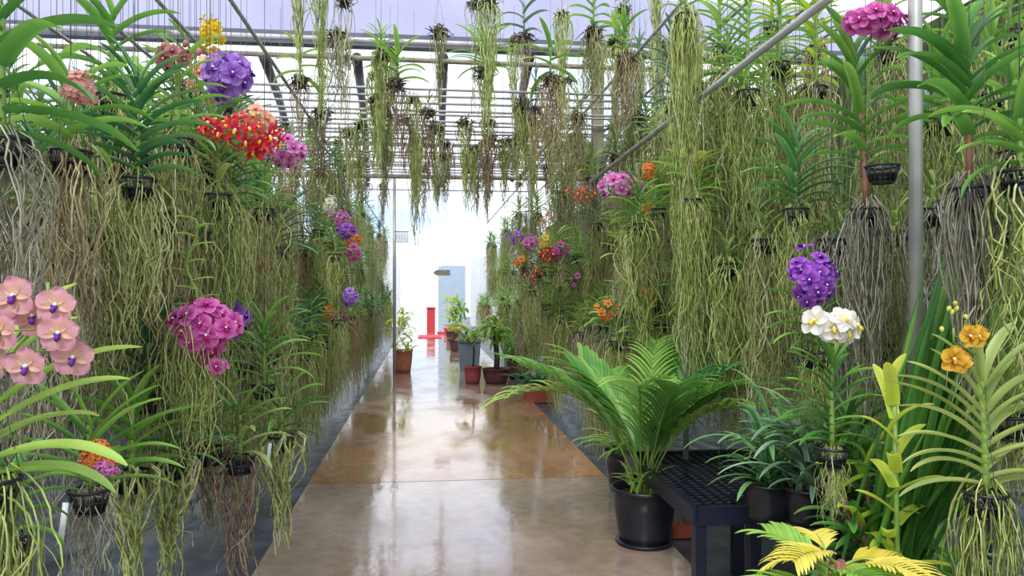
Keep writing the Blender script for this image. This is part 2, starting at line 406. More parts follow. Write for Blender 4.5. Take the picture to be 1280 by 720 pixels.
# ------------------------------------------------------------------ the setting
def floor_mat():
    m, nt, b = newmat('wet_concrete'); L = nt.links
    tc = N(nt, 'ShaderNodeTexCoord'); mp = N(nt, 'ShaderNodeMapping'); L.new(tc.outputs['Object'], mp.inputs[0]); mp.inputs['Scale'].default_value = (1, .55, 1)
    n1 = N(nt, 'ShaderNodeTexNoise'); n1.inputs['Scale'].default_value = 1.1; n1.inputs['Detail'].default_value = 7; n1.inputs['Distortion'].default_value = .7; L.new(mp.outputs[0], n1.inputs['Vector'])
    n2 = N(nt, 'ShaderNodeTexNoise'); n2.inputs['Scale'].default_value = 12; n2.inputs['Detail'].default_value = 8; L.new(tc.outputs['Object'], n2.inputs['Vector'])
    c = ramp(nt, [(.25, '877266'), (.45, 'a38c7e'), (.6, 'b59f90'), (.8, 'c8b5a6')]); L.new(n1.outputs['Fac'], c.inputs[0])
    c2 = ramp(nt, [(.35, (.86, .84, .82)), (.7, (1., 1., 1.))]); L.new(n2.outputs['Fac'], c2.inputs[0])
    mu = N(nt, 'ShaderNodeMix', data_type='RGBA', blend_type='MULTIPLY'); mu.inputs[0].default_value = .8
    L.new(c.outputs[0], mu.inputs[6]); L.new(c2.outputs[0], mu.inputs[7]); at = N(nt, 'ShaderNodeAttribute', attribute_name='shade'); t2 = ramp(nt, [(.3, (.98, .98, 1.)), (.55, (1., 1., 1.)), (1., (1., .84, .68))]); L.new(at.outputs['Fac'], t2.inputs[0])
    m2 = N(nt, 'ShaderNodeMix', data_type='RGBA', blend_type='MULTIPLY'); m2.inputs[0].default_value = 1; L.new(mu.outputs[2], m2.inputs[6]); L.new(t2.outputs[0], m2.inputs[7]); L.new(m2.outputs[2], b.inputs['Base Color'])
    b.inputs['Coat Weight'].default_value = .5; b.inputs['Coat Roughness'].default_value = .06; b.inputs['Coat IOR'].default_value = 1.45
    mp3 = N(nt, 'ShaderNodeMapping'); L.new(tc.outputs['Object'], mp3.inputs[0]); mp3.inputs['Scale'].default_value = (1, .7, 1); mp3.inputs['Location'].default_value = (3.1, 1.7, 0)
    n3 = N(nt, 'ShaderNodeTexNoise'); n3.inputs['Scale'].default_value = 1.5; n3.inputs['Detail'].default_value = 5; L.new(mp3.outputs[0], n3.inputs['Vector'])
    rr = ramp(nt, [(.38, .04), (.5, .12), (.66, .34)]); L.new(n3.outputs['Fac'], rr.inputs[0]); L.new(rr.outputs[0], b.inputs['Roughness'])
    b.inputs['Specular IOR Level'].default_value = .75
    n4 = N(nt, 'ShaderNodeTexNoise'); n4.inputs['Scale'].default_value = 5; n4.inputs['Detail'].default_value = 5; L.new(mp.outputs[0], n4.inputs['Vector'])
    bp = N(nt, 'ShaderNodeBump'); bp.inputs['Strength'].default_value = .16; bp.inputs['Distance'].default_value = .03; L.new(n4.outputs['Fac'], bp.inputs['Height']); L.new(bp.outputs[0], b.inputs['Normal'])
    return m
def cloth_mat():
    m, nt, b = newmat('weed_cloth'); L = nt.links
    tc = N(nt, 'ShaderNodeTexCoord'); n1 = N(nt, 'ShaderNodeTexNoise'); n1.inputs['Scale'].default_value = 2.4; n1.inputs['Detail'].default_value = 8; n1.inputs['Distortion'].default_value = 1.2
    L.new(tc.outputs['Object'], n1.inputs['Vector'])
    c = ramp(nt, [(.3, '2c3038'), (.5, '454a54'), (.68, '5e6470'), (.8, '4c563e')]); L.new(n1.outputs['Fac'], c.inputs[0]); L.new(c.outputs[0], b.inputs['Base Color'])
    b.inputs['Roughness'].default_value = .38
    w = N(nt, 'ShaderNodeTexWave'); w.inputs['Scale'].default_value = 1.4; w.inputs['Distortion'].default_value = 9; w.inputs['Detail'].default_value = 3; L.new(tc.outputs['Object'], w.inputs['Vector'])
    bp = N(nt, 'ShaderNodeBump'); bp.inputs['Strength'].default_value = .22; bp.inputs['Distance'].default_value = .04; L.new(w.outputs['Fac'], bp.inputs['Height']); L.new(bp.outputs[0], b.inputs['Normal'])
    return m
def net_mat():
    m, nt, b = newmat('shade_net'); L = nt.links
    tc = N(nt, 'ShaderNodeTexCoord'); mp = N(nt, 'ShaderNodeMapping'); mp.inputs['Scale'].default_value = (6, 6, 1.2); L.new(tc.outputs['Object'], mp.inputs[0])
    n1 = N(nt, 'ShaderNodeTexNoise'); n1.inputs['Scale'].default_value = 3; n1.inputs['Detail'].default_value = 8; L.new(mp.outputs[0], n1.inputs['Vector'])
    c = ramp(nt, [(.25, '2e3826'), (.45, '59683e'), (.6, '8a9a5c'), (.75, 'c4cc9c')]); L.new(n1.outputs['Fac'], c.inputs[0]); L.new(c.outputs[0], b.inputs['Base Color']); b.inputs['Roughness'].default_value = .9
    tr = N(nt, 'ShaderNodeBsdfTranslucent'); L.new(c.outputs[0], tr.inputs['Color']); mx = N(nt, 'ShaderNodeMixShader'); mx.inputs[0].default_value = .5
    L.new(b.outputs[0], mx.inputs[1]); L.new(tr.outputs[0], mx.inputs[2]); L.new(mx.outputs[0], nt.nodes['Material Output'].inputs['Surface'])
    return m
def roof_mat():
    m, nt, b = newmat('clear_roof_sheet'); L = nt.links
    tp = N(nt, 'ShaderNodeBsdfTransparent'); tp.inputs['Color'].default_value = (.97, .98, 1, 1); tr = N(nt, 'ShaderNodeBsdfTranslucent'); tr.inputs['Color'].default_value = (.9, .92, 1, 1)
    mx = N(nt, 'ShaderNodeMixShader'); mx.inputs[0].default_value = .25; L.new(tp.outputs[0], mx.inputs[1]); L.new(tr.outputs[0], mx.inputs[2])
    L.new(mx.outputs[0], nt.nodes['Material Output'].inputs['Surface']); nt.nodes.remove(b); return m
PXL, PXR = -.90, 1.42
fl = MB(); joints = [-1.5, 2.7, 5.95, 10.2, 14.6, 19, 24, 30, 36, 44]
for i, (a, b_) in enumerate(zip(joints, joints[1:])): fl.box(((PXL+PXR)/2, (a+b_)/2, -.03), (PXR-PXL, b_-a-.014, .12), 0, 0, [.5, .35, .95, .6, .3, .5, .4, .5, .5][i])
for a in joints: fl.box(((PXL+PXR)/2, a, -.045), (PXR-PXL, .03, .12))
struct('floor', fl, floor_mat())
g = MB(); g.box((0, 20, -.06), (26, 52, .1)); struct('ground', g, cloth_mat())
NET = net_mat()
g = MB(); g.box((-3.9, 15, 1.5), (.03, 34, 3.2)); struct('wall_left', g, NET)
g = MB(); g.box((5.2, 15, 2.1), (.03, 34, 4.4)); struct('wall_right', g, NET)
g = MB(); g.add([(-7, -2, 4.4), (0, -2, 6.4), (8, -2, 4.4), (-7, 34, 4.4), (0, 34, 6.4), (8, 34, 4.4)], [(0, 1, 4, 3), (1, 2, 5, 4)]); struct('ceiling', g, roof_mat())

# gutter, valance and roof bows
g = MB(); g.box((0, 9.1, 4.46), (13, .14, .15)); struct('trim_1', g, M_gutter)
g = MB(); g.box((0, 9.3, 4.87), (13, .03, .62)); struct('trim_2', g, M_lilac)
def pipe(name, a, b_, r, mat, label, cat, group=None, n=10):
    a = Vector(a); b_ = Vector(b_); mb = MB(); mb.tube([Vector((0, 0, 0)), b_-a], r, n); o = mb.build(name, mat, None, True, a)
    return tag(o, label, cat, group)
pipe('roof_pipe', (-6.2, 8.8, 4.38), (6.4, 8.8, 4.36), .035, M_rail, 'pale round pipe running just below the roof gutter', 'pipe')
pipe('roof_pipe', (-6.2, 9.0, 4.26), (6.4, 8.7, 4.10), .028, M_timber, 'weathered thin pipe under the gutter, sagging slightly to the right', 'pipe')
for i, (x0, y0, x1, y1) in enumerate([(330, 72, 372, 232), (446, 72, 460, 225), (554, 72, 552, 232), (662, 72, 640, 225)]):
    p0 = W(x0, y0, 9.4); p1 = W(x1, y1, 21); mb = MB(); pts = []
    for k in range(11):
        t = k/10; q = p0.lerp(p1, t); q.z += .55*math.sin(PI*t)*.6; pts.append(q-p0)
    mb.tube(pts, .065, 8); o = mb.build('roof_bow', M_dark, None, True, p0)
    tag(o, ['dark curved roof bow nearest the left of the path roof', 'dark curved roof bow above the left edge of the path', 'dark curved roof bow above the middle of the path', 'dark curved roof bow close to the timber post'][i], 'roof bow', 'roof bows beyond the gutter')
# cross rails over the path
railn = 0
y = 7.5
while y < 13.1:
    mb = MB(); mb.tube([(0, 0, 0), (7.6, 0, R.uniform(-.03, .03))], .014, 8)
    o = mb.build('hanging_rail', M_rail, None, True, (-4, y, 3.5+R.uniform(-.012, .012)))
    tag(o, 'thin pale hanging rail crossing above the path in an even series', 'rail', 'cross rails over the path'); y += .28
pipe('hook_rail', (-2, 13.1, 3.5), (2, 13.1, 3.5), .014, M_rail, 'thin rail from which the grey wire hooks hang', 'rail')
pipe('hook_rail', (-2, 15, 3.5), (2, 15, 3.5), .014, M_rail, 'thin far rail holding the brown arrow board', 'rail')
pipe('cross_beam', W(300, 217, 13.3), W(744, 224, 13.3), .045, M_tanpipe, 'thick tan beam crossing above the path behind all the thin rails', 'beam')
# long rails over the beds
for x in (-1.2, -1.65, -2.1, -2.55): pipe('bed_rail', (x, 1, 3.3), (x, 22, 3.3), .014, M_steel, 'thin steel rail running lengthwise above the left plant bed', 'rail', 'lengthwise rails over the left bed')
for x in (1.75, 2.2, 2.65, 3.1, 3.6): pipe('bed_rail', (x, 1, 3.5), (x, 22, 3.5), .014, M_steel, 'thin steel rail running lengthwise above the right plant bed', 'rail', 'lengthwise rails over the right bed')

# posts
def steel_post(px, Y, r, top, label):
    x = gx(px, Y); t = thing('steel_post', label, 'post', (x, Y, 0)); mb = MB(); mb.tube([(0, 0, 0), (0, 0, top)], r, 20); mb.build('pole', M_steel, t)
    return t
steel_post(1145, 2.8, .026, 4.4, 'tall grey galvanised post at the right, between two large hanging orchids')
t = steel_post(857, 4.55, .018, 3.5, 'slim grey post set in a brick beside the black palm pot')
mb = MB(); mb.box((0, 0, .035), (.2, .12, .07)); mb.build('brick_foot', M_brick, t, False)
steel_post(662, 11.4, .028, 3.5, 'slender grey post rising behind the red planter on the right')
steel_post(493, 13.5, .028, 3.5, 'slender pale post at the left edge of the path far along')
tp = W(747, 365, 9.0)
t = thing('timber_post', 'broad weathered timber post with braces, carrying the roof right of the path', 'post', (tp.x, 9.0, 0))
mb = MB(); mb.box((0, 0, 2.18), (.13, .12, 4.42)); mb.build('post', M_timber, t, False)
for (a, b_) in (((742, 215), (716, 145)), ((752, 215), (772, 130))):
    p0 = W(*a, 8.92) - Vector((tp.x, 9.0, 0)); p1 = W(*b_, 8.92) - Vector((tp.x, 9.0, 0)); mb = MB(); mb.tube([p0, p1], .036, 6); mb.build('brace', M_timber, t)
pipe('diagonal_brace', W(738, 228, 7.2), W(1040, -5, 2.9), .019, M_steel, 'long grey pipe running over the bed front, rising to the upper right of the photo', 'pipe', None)
pipe('diagonal_brace', W(648, 224, 9.1), W(745, 105, 9.1), .026, M_timber, 'short weathered diagonal brace left of the timber post', 'pipe', None)

# far end of the greenhouse
g = MB()
g.box((-4.6, 33, 1.5), (7.0, .15, 3.0)); g.box((5.6, 33, 1.5), (7.4, .15, 3.0))
struct('wall_back', g, M_white)
pc = W(552, 400, 27); t = thing('pillar', 'pale blue square pillar at the far end of the path', 'pillar', (pc.x, 27, 0)); mb = MB(); mb.box((0, 0, 1.2), (.24, .24, 2.4)); mb.build('shaft', M_blue, t, False); mb = MB(); mb.box((0,0,.05),(.3,.3,.1)); mb.build('plinth', M_red, t, False)
pc = W(537, 400, 26); mb = MB(); mb.box((0, 0, 0), (.75, 1.6, .02)); tag(mb.build('floor_mat', M_red, None, False, (pc.x, 25, .042)), 'bright red mat lying at the far end of the path', 'mat')
pc = W(530, 400, 27); mb = MB(); mb.box((0, 0, .45), (.3, .3, .9)); mb.box((0, 0, .92), (.36, .36, .04)); tag(mb.build('red_stand', M_red, None, False, (pc.x+.25, 28, 0)), 'narrow red stand behind the red mat', 'stand')
pc = W(562, 400, 26); mb = MB(); mb.box((0, 0, .12), (.55, .5, .24)); mb.box((0, 0, .26), (.6, .55, .04)); tag(mb.build('crate', M_red, None, False, (pc.x+.1, 26, 0)), 'low red crate right of the pale blue pillar', 'crate')
pc = W(562, 380, 29); mb = MB(); mb.box((0, 0, 1.25), (.9, .08, 2.5)); o = mb.build('partition_panel', M_blue, None, False, (pc.x+.15, 29, 0)); tag(o, 'pale blue upright panel behind the blue pillar', 'panel')
# arrow board hanging over the path
pa = W(552, 341, 15); t = thing('hanging_arrow_board', 'small brown wooden arrow board pointing left, hung over the path', 'sign', pa)
mb = MB(); vs = []
for yy in (-.01, .01): vs += [(-.17, yy, 0), (-.1, yy, .055), (.17, yy, .055), (.17, yy, -.055), (-.1, yy, -.055)]
mb.add(vs, [(0, 1, 2, 3, 4), (9, 8, 7, 6, 5)] + [(i, (i+1) % 5, 5+(i+1) % 5, 5+i)[::-1] for i in range(5)]); mb.build('board', M_timber, t, False)
for s in (-.07, .12): put('wire', WIRE, t, (s, 0, .05), 0, (1, 1, 1.6))
pa = W(502, 296, 13.1); t = thing('wire_hook_bundle', 'bundle of grey wire hooks hanging over the path, far along', 'hooks', pa)
mb = MB()
for k in range(8):
    x = (k-3.5)*.028; mb.tube([(x, 0, .09), (x+.01, 0, 0), (x, 0, -.08), (x+.02, 0, -.1), (x+.03, 0, -.07)], .006, 4)
mb.tube([(-.12, 0, .09), (.12, 0, .09)], .008, 5); mb.build('hooks', M_steel, t); put('wire', WIRE, t, (0, 0, .09), 0, (1, 1, 3.41-pa.z))

# ------------------------------------------------------------------ rows of hanging orchids over both beds
ORD = ['first', 'second', 'third', 'fourth', 'fifth', 'sixth', 'seventh', 'eighth', 'ninth', 'tenth', 'eleventh', 'twelfth', 'thirteenth', 'fourteenth', 'fifteenth', 'sixteenth', 'seventeenth', 'eighteenth', 'nineteenth', 'twentieth', 'twenty-first', 'twenty-second', 'twenty-third', 'twenty-fourth', 'twenty-fifth', 'twenty-sixth', 'twenty-seventh', 'twenty-eighth', 'twenty-ninth', 'thirtieth']
TONE = {'deep': 'dark green', 'mid': 'green', 'fresh': 'light green', 'olive': 'olive green', 'blue': 'bluish'}
def rows(side, xs, rail, y0s, fols, roots, ymax=21):
    for r_, x in enumerate(xs):
        for tier, z in (('top', 2.72), ('middle', 1.95), ('low', 1.22)):
            if r_ >= 2 and tier == 'low' and side == 'left': continue
            k = 0; y = y0s[tier] + .2*r_
            while y < (ymax, 12, 8.2, 6.6)[r_]:
                fk = R.choice(fols); rk = R.choice(roots)
                zz = z + R.uniform(-.18, .18)
                low = (zz-.12)
                sc = R.uniform(.85, 1.15)
                xx = x + R.uniform(-.12, .12) + ((.14 if side == 'left' else -.14) if r_ == 0 and y > 7.5 else 0)
                if tier == 'low': xx += (.16 if side == 'left' else -.2)
                lab = '%s-leaved orchid, %s roots, %s of the %s tier, %s row %s of path' % (TONE[fk.rstrip('012')], RTONE[rk[0]], ORD[min(k, 29)], tier, ['front', 'second', 'third', 'back'][r_], side)
                rs = sc if tier != 'low' else min(sc, low/1.12)
                orchid(lab, (xx, y, zz), fk, rk, R.gauss(0, .5), 'hanging orchids over the %s bed' % side, sc, rail, rscale=(sc, sc, rs*1.12 if tier == 'low' else sc))
                k += 1
                y += (.46 + .11*r_) * (1 if y < 8 else 1.7) * R.uniform(.85, 1.15)
ftl = ['deep0', 'deep1', 'mid0', 'mid1', 'olive0', 'olive1', 'blue0', 'deep2']
ftr = ['fresh0', 'fresh1', 'mid0', 'mid2', 'olive2', 'fresh2', 'blue1', 'mid1']
rows('left', (-1.3, -1.75, -2.25, -2.8), 3.3, {'top': 5.0, 'middle': 4.2, 'low': 4.6}, ftl, ['o0', 'o1', 'o2', 't0', 't1', 'g0', 'g1', 'n0', 'o0', 'n1'])
rows('right', (1.84, 2.35, 2.9, 3.5), 3.5, {'top': 4.4, 'middle': 4.2, 'low': 4.8}, ftr, ['n0', 'n1', 'n2', 'o0', 'o1', 't0', 't1', 'n1', 'g1', 'n2'])

# ------------------------------------------------------------------ orchids along the bed fronts
def hero(label, base, Y, mat=None, f=None, rk=None, rs=1., clusters=(), tagc=False, rail=3.4, basket=BASK, group=None, stem=None, bs=1., name='hanging_orchid', ownroots=None, hang=True, side_off=0):
    p = W(base[0], base[1], Y)
    if clusters: name = 'flowering_orchid'
    t = thing(name, label, 'orchid', p, 0, group)
    if f:
        a, b = vanda_foliage(**f)
        a.build('foliage', LM[mat], t); b.build('stem', stem or M_stem, t)
    if basket: put('basket' if basket == BASK else 'root_clump', basket, t, (0, 0, 0), R.uniform(0, 3), bs)
    if ownroots: ownroots.build('roots', RM[rk], t)
    elif rk: put('roots', ROOT[rk], t, (0, 0, 0), R.uniform(0, 6), rs)
    if hang and p.z < rail-.35:
        put('hanger', HANG3, t); put('wire', WIRE, t, (0, 0, .3), 0, (1, 1, rail-p.z-.3))
    for i, c in enumerate(clusters):
        q = W(c['at'][0], c['at'][1], c.get('Y', Y-.05)) - p
        k = Y/F
        spike(t, c.get('from', (0, 0, .08)), q, c['kind'], c['n'], c['size'], c['rx']*k, c['rz']*k, seed=i+int(base[0])+500, buds=c.get('buds'), spots=c.get('spots'))
    if tagc:
        o = put('name_tag', TAG, t, (-.04, -.07, -.03), .2); o.rotation_euler.y = .12
    return t
V = dict
# --- left side
hero('large vanda with dark arching leaves in a black basket, upper left', (172, 224), 2.75, 'deep', V(npairs=11, H=.33, L=.27, w=.038, az=.05, spread=.3, top=1.35, bot=.45, droop=1.15, seed=101, n=12, sh=.3), 'n1', .75)
hero('near orchid with broad glossy leaves over thick grey roots, top left corner', (2, 175), 2.05, 'mid', V(npairs=6, H=.34, L=.36, w=.052, az=.1, spread=.35, top=1.1, bot=-.1, droop=1.05, seed=102, n=12, sh=.25), 'g0', (.85, .85, .85))
hero('grey-rooted orchid with narrow dark leaves hanging at the far left edge', (48, 268), 2.7, 'deep', V(npairs=6, H=.2, L=.26, w=.03, az=.3, spread=.5, seed=103), 'g0', .9)
hero('bright orchid holding a cream and pink cluster, upper left', (88, 190), 2.5, 'mid', V(npairs=5, H=.22, L=.26, w=.05, az=.4, spread=.5, seed=104), 't0', .9,
     [V(at=(97, 110), kind='blush', n=16, size=.021, rx=17, rz=18, Y=2.35)])
hero('tall orchid with large light leaves behind the dusty rose blooms', (140, 120), 3.3, 'mid', V(npairs=6, H=.34, L=.34, w=.05, az=.3, spread=.6, seed=105), 'n0', .9)
hero('orchid with dusty rose blooms on top of its stem, upper left', (222, 175), 3.1, 'mid', V(npairs=6, H=.3, L=.24, w=.034, az=.2, spread=.4, seed=106, top=1.4), 'o1', .8,
     [V(at=(218, 74), kind='dusty', n=6, size=.032, rx=26, rz=9, **{'from': (0, 0, .1)}, buds=(BUDR, [(.04, 0, .06), (-.04, 0, .05), (.09, 0, .03)], .03))])
hero('orchid topped by a round cluster of purple flowers', (262, 200), 3.8, 'mid', V(npairs=7, H=.22, L=.3, w=.04, az=.1, spread=.35, seed=107, top=1.2, bot=.2), 'n0', .8,
     [V(at=(281, 94), kind='purple', n=12, size=.058, rx=24, rz=24, **{'from': (0, 0, .2)})])
hero('orchid with apricot flowers half hidden behind the purple cluster', (250, 230), 4.3, 'deep', V(npairs=6, H=.2, L=.25, w=.03, seed=108), 'o0', .8,
     [V(at=(262, 96), kind='apricot', n=10, size=.045, rx=20, rz=26), V(at=(320, 150), kind='apricot', n=9, size=.045, rx=18, rz=15)])
hero('orchid with bright yellow flowers above the purple cluster', (238, 110), 4.5, 'fresh', V(npairs=6, H=.2, L=.3, w=.04, seed=109), 'o1', .8,
     [V(at=(264, 38), kind='lemon', n=12, size=.035, rx=12, rz=22)])
hero('orchid with scarlet star flowers over a dark leafy fan', (288, 258), 3.9, 'deep', V(npairs=10, H=.3, L=.28, w=.028, az=.1, spread=.5, top=1.2, bot=.2, droop=1.1, seed=110), 'n1', .8,
     [V(at=(306, 166), kind='red', n=18, size=.048, rx=32, rz=17, Y=3.5), V(at=(262, 160), kind='red', n=6, size=.045, rx=10, rz=12, Y=3.5), V(at=(325, 184), kind='red', n=6, size=.045, rx=10, rz=10, Y=3.5)])
hero('orchid with a magenta spray right of the scarlet stars', (330, 262), 4.5, 'mid', V(npairs=8, H=.2, L=.28, w=.028, az=0, spread=.5, seed=111), 'o0', .9,
     [V(at=(357, 190), kind='pink', n=14, size=.038, rx=25, rz=15)])
def upright(label, px, py, Y, H, mat, seed):
    p = W(px, py, Y); t = thing('hanging_orchid', label, 'orchid', p); r = random.Random(seed); mb = MB(); st = MB(); pts = []
    for i in range(12): pts.append(Vector((.02*math.sin(i*.8), 0, H*i/11)))
    st.tube(pts, .006, 6); 
    for i in range(1, 12):
        leaf(mb, pts[i], (i % 2)*PI+r.gauss(0, .4), .35, .085, .026, .6, .3, 6, r.uniform(.3, .7))
    mb.build('foliage', LM[mat], t); st.build('stem', M_stem, t); put('basket', BASK, t); put('roots', ROOT['n1'], t, (0, 0, 0), 1, .8)
upright('slim upright orchid with small paired leaves among the left roots', 240, 395, 2.95, .36, 'fresh', 4)
hero('dark-leaved orchid with a dense magenta flower ball, left of path', (185, 492), 3.1, 'deep', V(npairs=8, H=.2, L=.33, w=.034, az=.05, spread=.35, top=1.35, bot=.3, droop=1.1, seed=112), 'n1', .62,
     [V(at=(256, 412), kind='magenta', n=26, size=.045, rx=31, rz=35, Y=2.95, **{'from': (0.02, 0, .12)}, buds=None), V(at=(272, 456), kind='magenta', n=2, size=.035, rx=8, rz=4, Y=2.95)])
hero('orchid with violet flowers just behind the magenta flower ball', (330, 480), 3.9, 'mid', V(npairs=8, H=.3, L=.32, w=.03, az=.1, spread=.5, seed=113, top=1.3), 'n0', .6,
     [V(at=(293, 400), kind='violet', n=8, size=.04, rx=12, rz=18)])
pk = [(-.06, -.02, .075), (-.07, -.06, .0), (.03, -.03, .055), (.045, -.05, -.005), (-.1, -.03, -.06), (-.015, -.06, -.075), (.062, -.02, -.06), (-.03, 0, .03)]
hero('near orchid with large peach-pink flowers, lower left', (-12, 600), 1.85, 'fresh', V(npairs=7, H=.26, L=.34, w=.045, az=.15, spread=.4, top=1.2, bot=.2, droop=1.15, seed=114, n=12, sh=.5), 'n1', .85,
     [V(at=(60, 412), kind='peach', n=8, size=.042, rx=60, rz=60, Y=1.8, spots=pk, **{'from': (0, 0, .2)})])
hero('orchid with tangled pale roots trailing out of the lower left corner', (10, 668), 2.2, 'mid', V(npairs=5, H=.16, L=.22, w=.03, az=.1, spread=.6, bot=.1, seed=115), 'n0', .5)
hero('light-leaved orchid with a small orange and pink flower cone and white tag', (112, 612), 2.5, 'mid', V(npairs=7, H=.2, L=.33, w=.036, az=.2, spread=.5, top=1.3, bot=.35, droop=1., seed=116, n=12, sh=.5), 'g1', .5,
     [V(at=(122, 571), kind='orange', n=34, size=.016, rx=15, rz=17, Y=2.35), V(at=(130, 584), kind='pink', n=12, size=.014, rx=13, rz=9, Y=2.34)], tagc=True)
hero('bright green orchid behind the orange flower cone, long trailing roots', (165, 590), 2.9, 'fresh', V(npairs=6, H=.24, L=.3, w=.042, az=.6, spread=.5, top=1.4, seed=117), 's0', (1.3, 1.3, .6))
for i, (px, py, Y, rk) in enumerate([(215, 575, 3.1, 's0'), (262, 560, 3.4, 's2'), (300, 570, 3.3, 's3'), (352, 545, 3.7, 's0'), (235, 530, 3.8, 's1')]):
    hero('orchid with %s roots hanging over the dark ground cloth, %s from the left' % (['long pale green', 'short brown', 'tangled brown', 'wispy green', 'thin olive'][i], ORD[i]), (px, py), Y, ['deep', 'mid', 'olive', 'mid', 'deep'][i],
         V(npairs=6, H=.18, L=.27, w=.028, az=.2, spread=.6, seed=120+i, bot=.3), rk, (1.5, 1.5, .62), tagc=(i in (1, 3)))
for i, (px, py, Y) in enumerate([(70, 300, 2.75), (125, 290, 3.0), (205, 268, 3.1), (28, 290, 3.2), (150, 275, 3.4), (245, 290, 3.4), (95, 275, 3.6), (190, 300, 3.7), (225, 270, 3.9), (20, 280, 3.7)]):
    hero('olive curtain of tangled roots under small leaves, %s from the left at eye level' % ORD[i], (px, py), Y, 'olive', V(npairs=4, H=.12, L=.2, w=.022, az=.2, spread=.8, seed=140+i), ['g0', 'o0', 't1', 'g0', 'n0', 'o2', 't0', 'o0', 'n2', 'o1'][i], 1.0, group='root curtains at eye level on the left')
hero('orchid with an orange spray seen left of the path at eye level', (350, 310), 5.2, 'deep', V(npairs=8, H=.25, L=.32, w=.03, seed=151), 'n0', .8, [V(at=(330, 330), kind='orange', n=8, size=.035, rx=8, rz=16)])
mid = [(412, 258, 'white', 8, 'white'), (426, 274, 'pink', 8, 'pink'), (433, 288, 'violet', 7, 'violet'), (440, 299, 'orange', 7, 'orange'), (441, 315, 'magenta', 7, 'magenta'), (437, 370, 'purple', 9, 'purple'), (412, 392, 'orange', 8, 'pale orange'), (424, 397, 'magenta', 8, 'deep pink')]
for i, (px, py, k, n, w) in enumerate(mid):
    Y = 7.5 - .25*(i % 3); xx = px-14
    hero('distant orchid with %s flowers along the left edge of the path' % w, (xx, py+30), Y, 'mid', V(npairs=6, H=.2, L=.22, w=.025, seed=160+i), 'n1', .7, [V(at=(px, py), kind=k, n=n, size=.04, rx=8, rz=10)])
k = 0
for side, x0, ya, yb in (('left', -1.02, 4.3, 16), ('right', 1.6, 5.7, 15)):
    y = ya; k = 0
    while y < yb:
        z = R.uniform(.98, 1.2); a_, b2 = FOL[R.choice(['mid0', 'deep1', 'olive1', 'mid2'])]
        t = thing('low_hanging_orchid', 'low orchid whose roots nearly touch the ground along the %s path edge, %s from camera' % (side, ORD[k]), 'orchid', (x0+R.uniform(-.14, .05)*(1 if side == 'left' else -1), y, z), 0, 'low root curtains along the %s path edge' % side)
        put('foliage', a_, t, (0, 0, -.02), R.uniform(-.5, .5), .85); put('stem', b2, t, (0, 0, -.02), 0, .85); put('basket', BASK, t)
        put('roots', ROOT[R.choice(['n0', 'n1', 'o0', 'o1', 't0', 'n1'])], t, (0, 0, 0), R.uniform(0, 6), (.85, .85, z*1.22))
        put('hanger', HANG3, t); put('wire', WIRE, t, (0, 0, .3), 0, (1, 1, 3.3-z-.3)); k += 1
        y += R.uniform(.42, .6)*(1 if y < 9 else 1.5)
# --- hanging over the path
top = [(375, 100, 6.3, 'fresh', 3, .3, .055, 's2'), (420, 42, 6.6, None, 0, 0, 0, 'g1'), (497, 104, 6.5, 'fresh', 5, .34, .045, 's2'), (548, 38, 6.4, None, 0, 0, 0, 's1'), (604, 88, 6.3, 'mid', 9, .36, .03, 's1'), (688, 98, 6.2, 'fresh', 4, .34, .05, 't0'), (722, 145, 7.6, 'olive', 4, .2, .02, 't1'), (742, 40, 6.0, 'mid', 5, .25, .04, 'o1'), (782, 70, 6.3, 'mid', 5, .3, .04, 't0'), (655, 45, 6.7, 'bluegreen', 3, .3, .05, 's2')]
desc = ['two broad hanging leaves over a grey clump', 'no leaves, a bare grey root ball under the gutter', 'upright light green leaves and a dark clump', 'a bare brown clump against the gutter', 'a wide green leaf fan at top centre', 'broad drooping leaves and brown dry roots', 'a dark purple-brown clump beside the timber post', 'dense yellowish roots above the timber post', 'a brown root beard right of the timber post', 'bluish broad leaves at the top']
for i, (px, py, Y, m, n, L, w, rk) in enumerate(top):
    hero('orchid over the path with %s' % desc[i], (px, py), Y, m, V(npairs=n, H=.26, L=L, w=w, az=.2, spread=.6, top=1.2, bot=-.2 if i in (0, 5) else .3, seed=180+i) if n else None, rk, 1., basket=CLUMP, bs=1.0, rail=4.3)
sm = [(402, 143), (392, 156), (437, 167), (450, 158), (482, 139), (505, 150), (480, 170), (545, 158), (581, 152), (612, 170), (645, 170), (666, 148), (520, 176), (470, 128), (560, 180), (690, 160), (630, 190), (705, 180), (425, 180), (595, 185), (655, 125), (536, 140), (715, 170), (735, 180)]
for i, (px, py) in enumerate(sm):
    Y = (3.28-1.5)*F/(365-py)
    z = 3.28
    x = W(px, py, Y).x; tall = R.random()
    t = thing('small_hanging_orchid', 'small clump with thin trailing roots%s, %s over the path' % (' and a white tag' if i % 2 == 0 else '', ORD[i]), 'orchid', (x, Y, z), 0, 'small clumps on the cross rails')
    put('root_clump', CLUMP, t, (0, 0, 0), R.uniform(0, 6), R.uniform(.8, 1.15))
    put('roots', ROOT[R.choice(['s0', 's1', 's4', 's0', 's2', 's3'])], t, (0, 0, 0), R.uniform(0, 6), (1.3, 1.3, R.uniform(.7, 1.15)))
    if i % 3 == 0: a, b = FOL['olive%d' % (i % 3)]; put('foliage', a, t, (0, 0, 0), R.uniform(0, 3), .6)
    if i % 2 == 0:
        o = put('name_tag', TAG, t, (.05, -.05, 0), .3, 1.3); o.rotation_euler.y = R.uniform(-.6, .6)
    put('wire', WIRE, t, (0, 0, 0), 0, (1, 1, .23))
k = 0
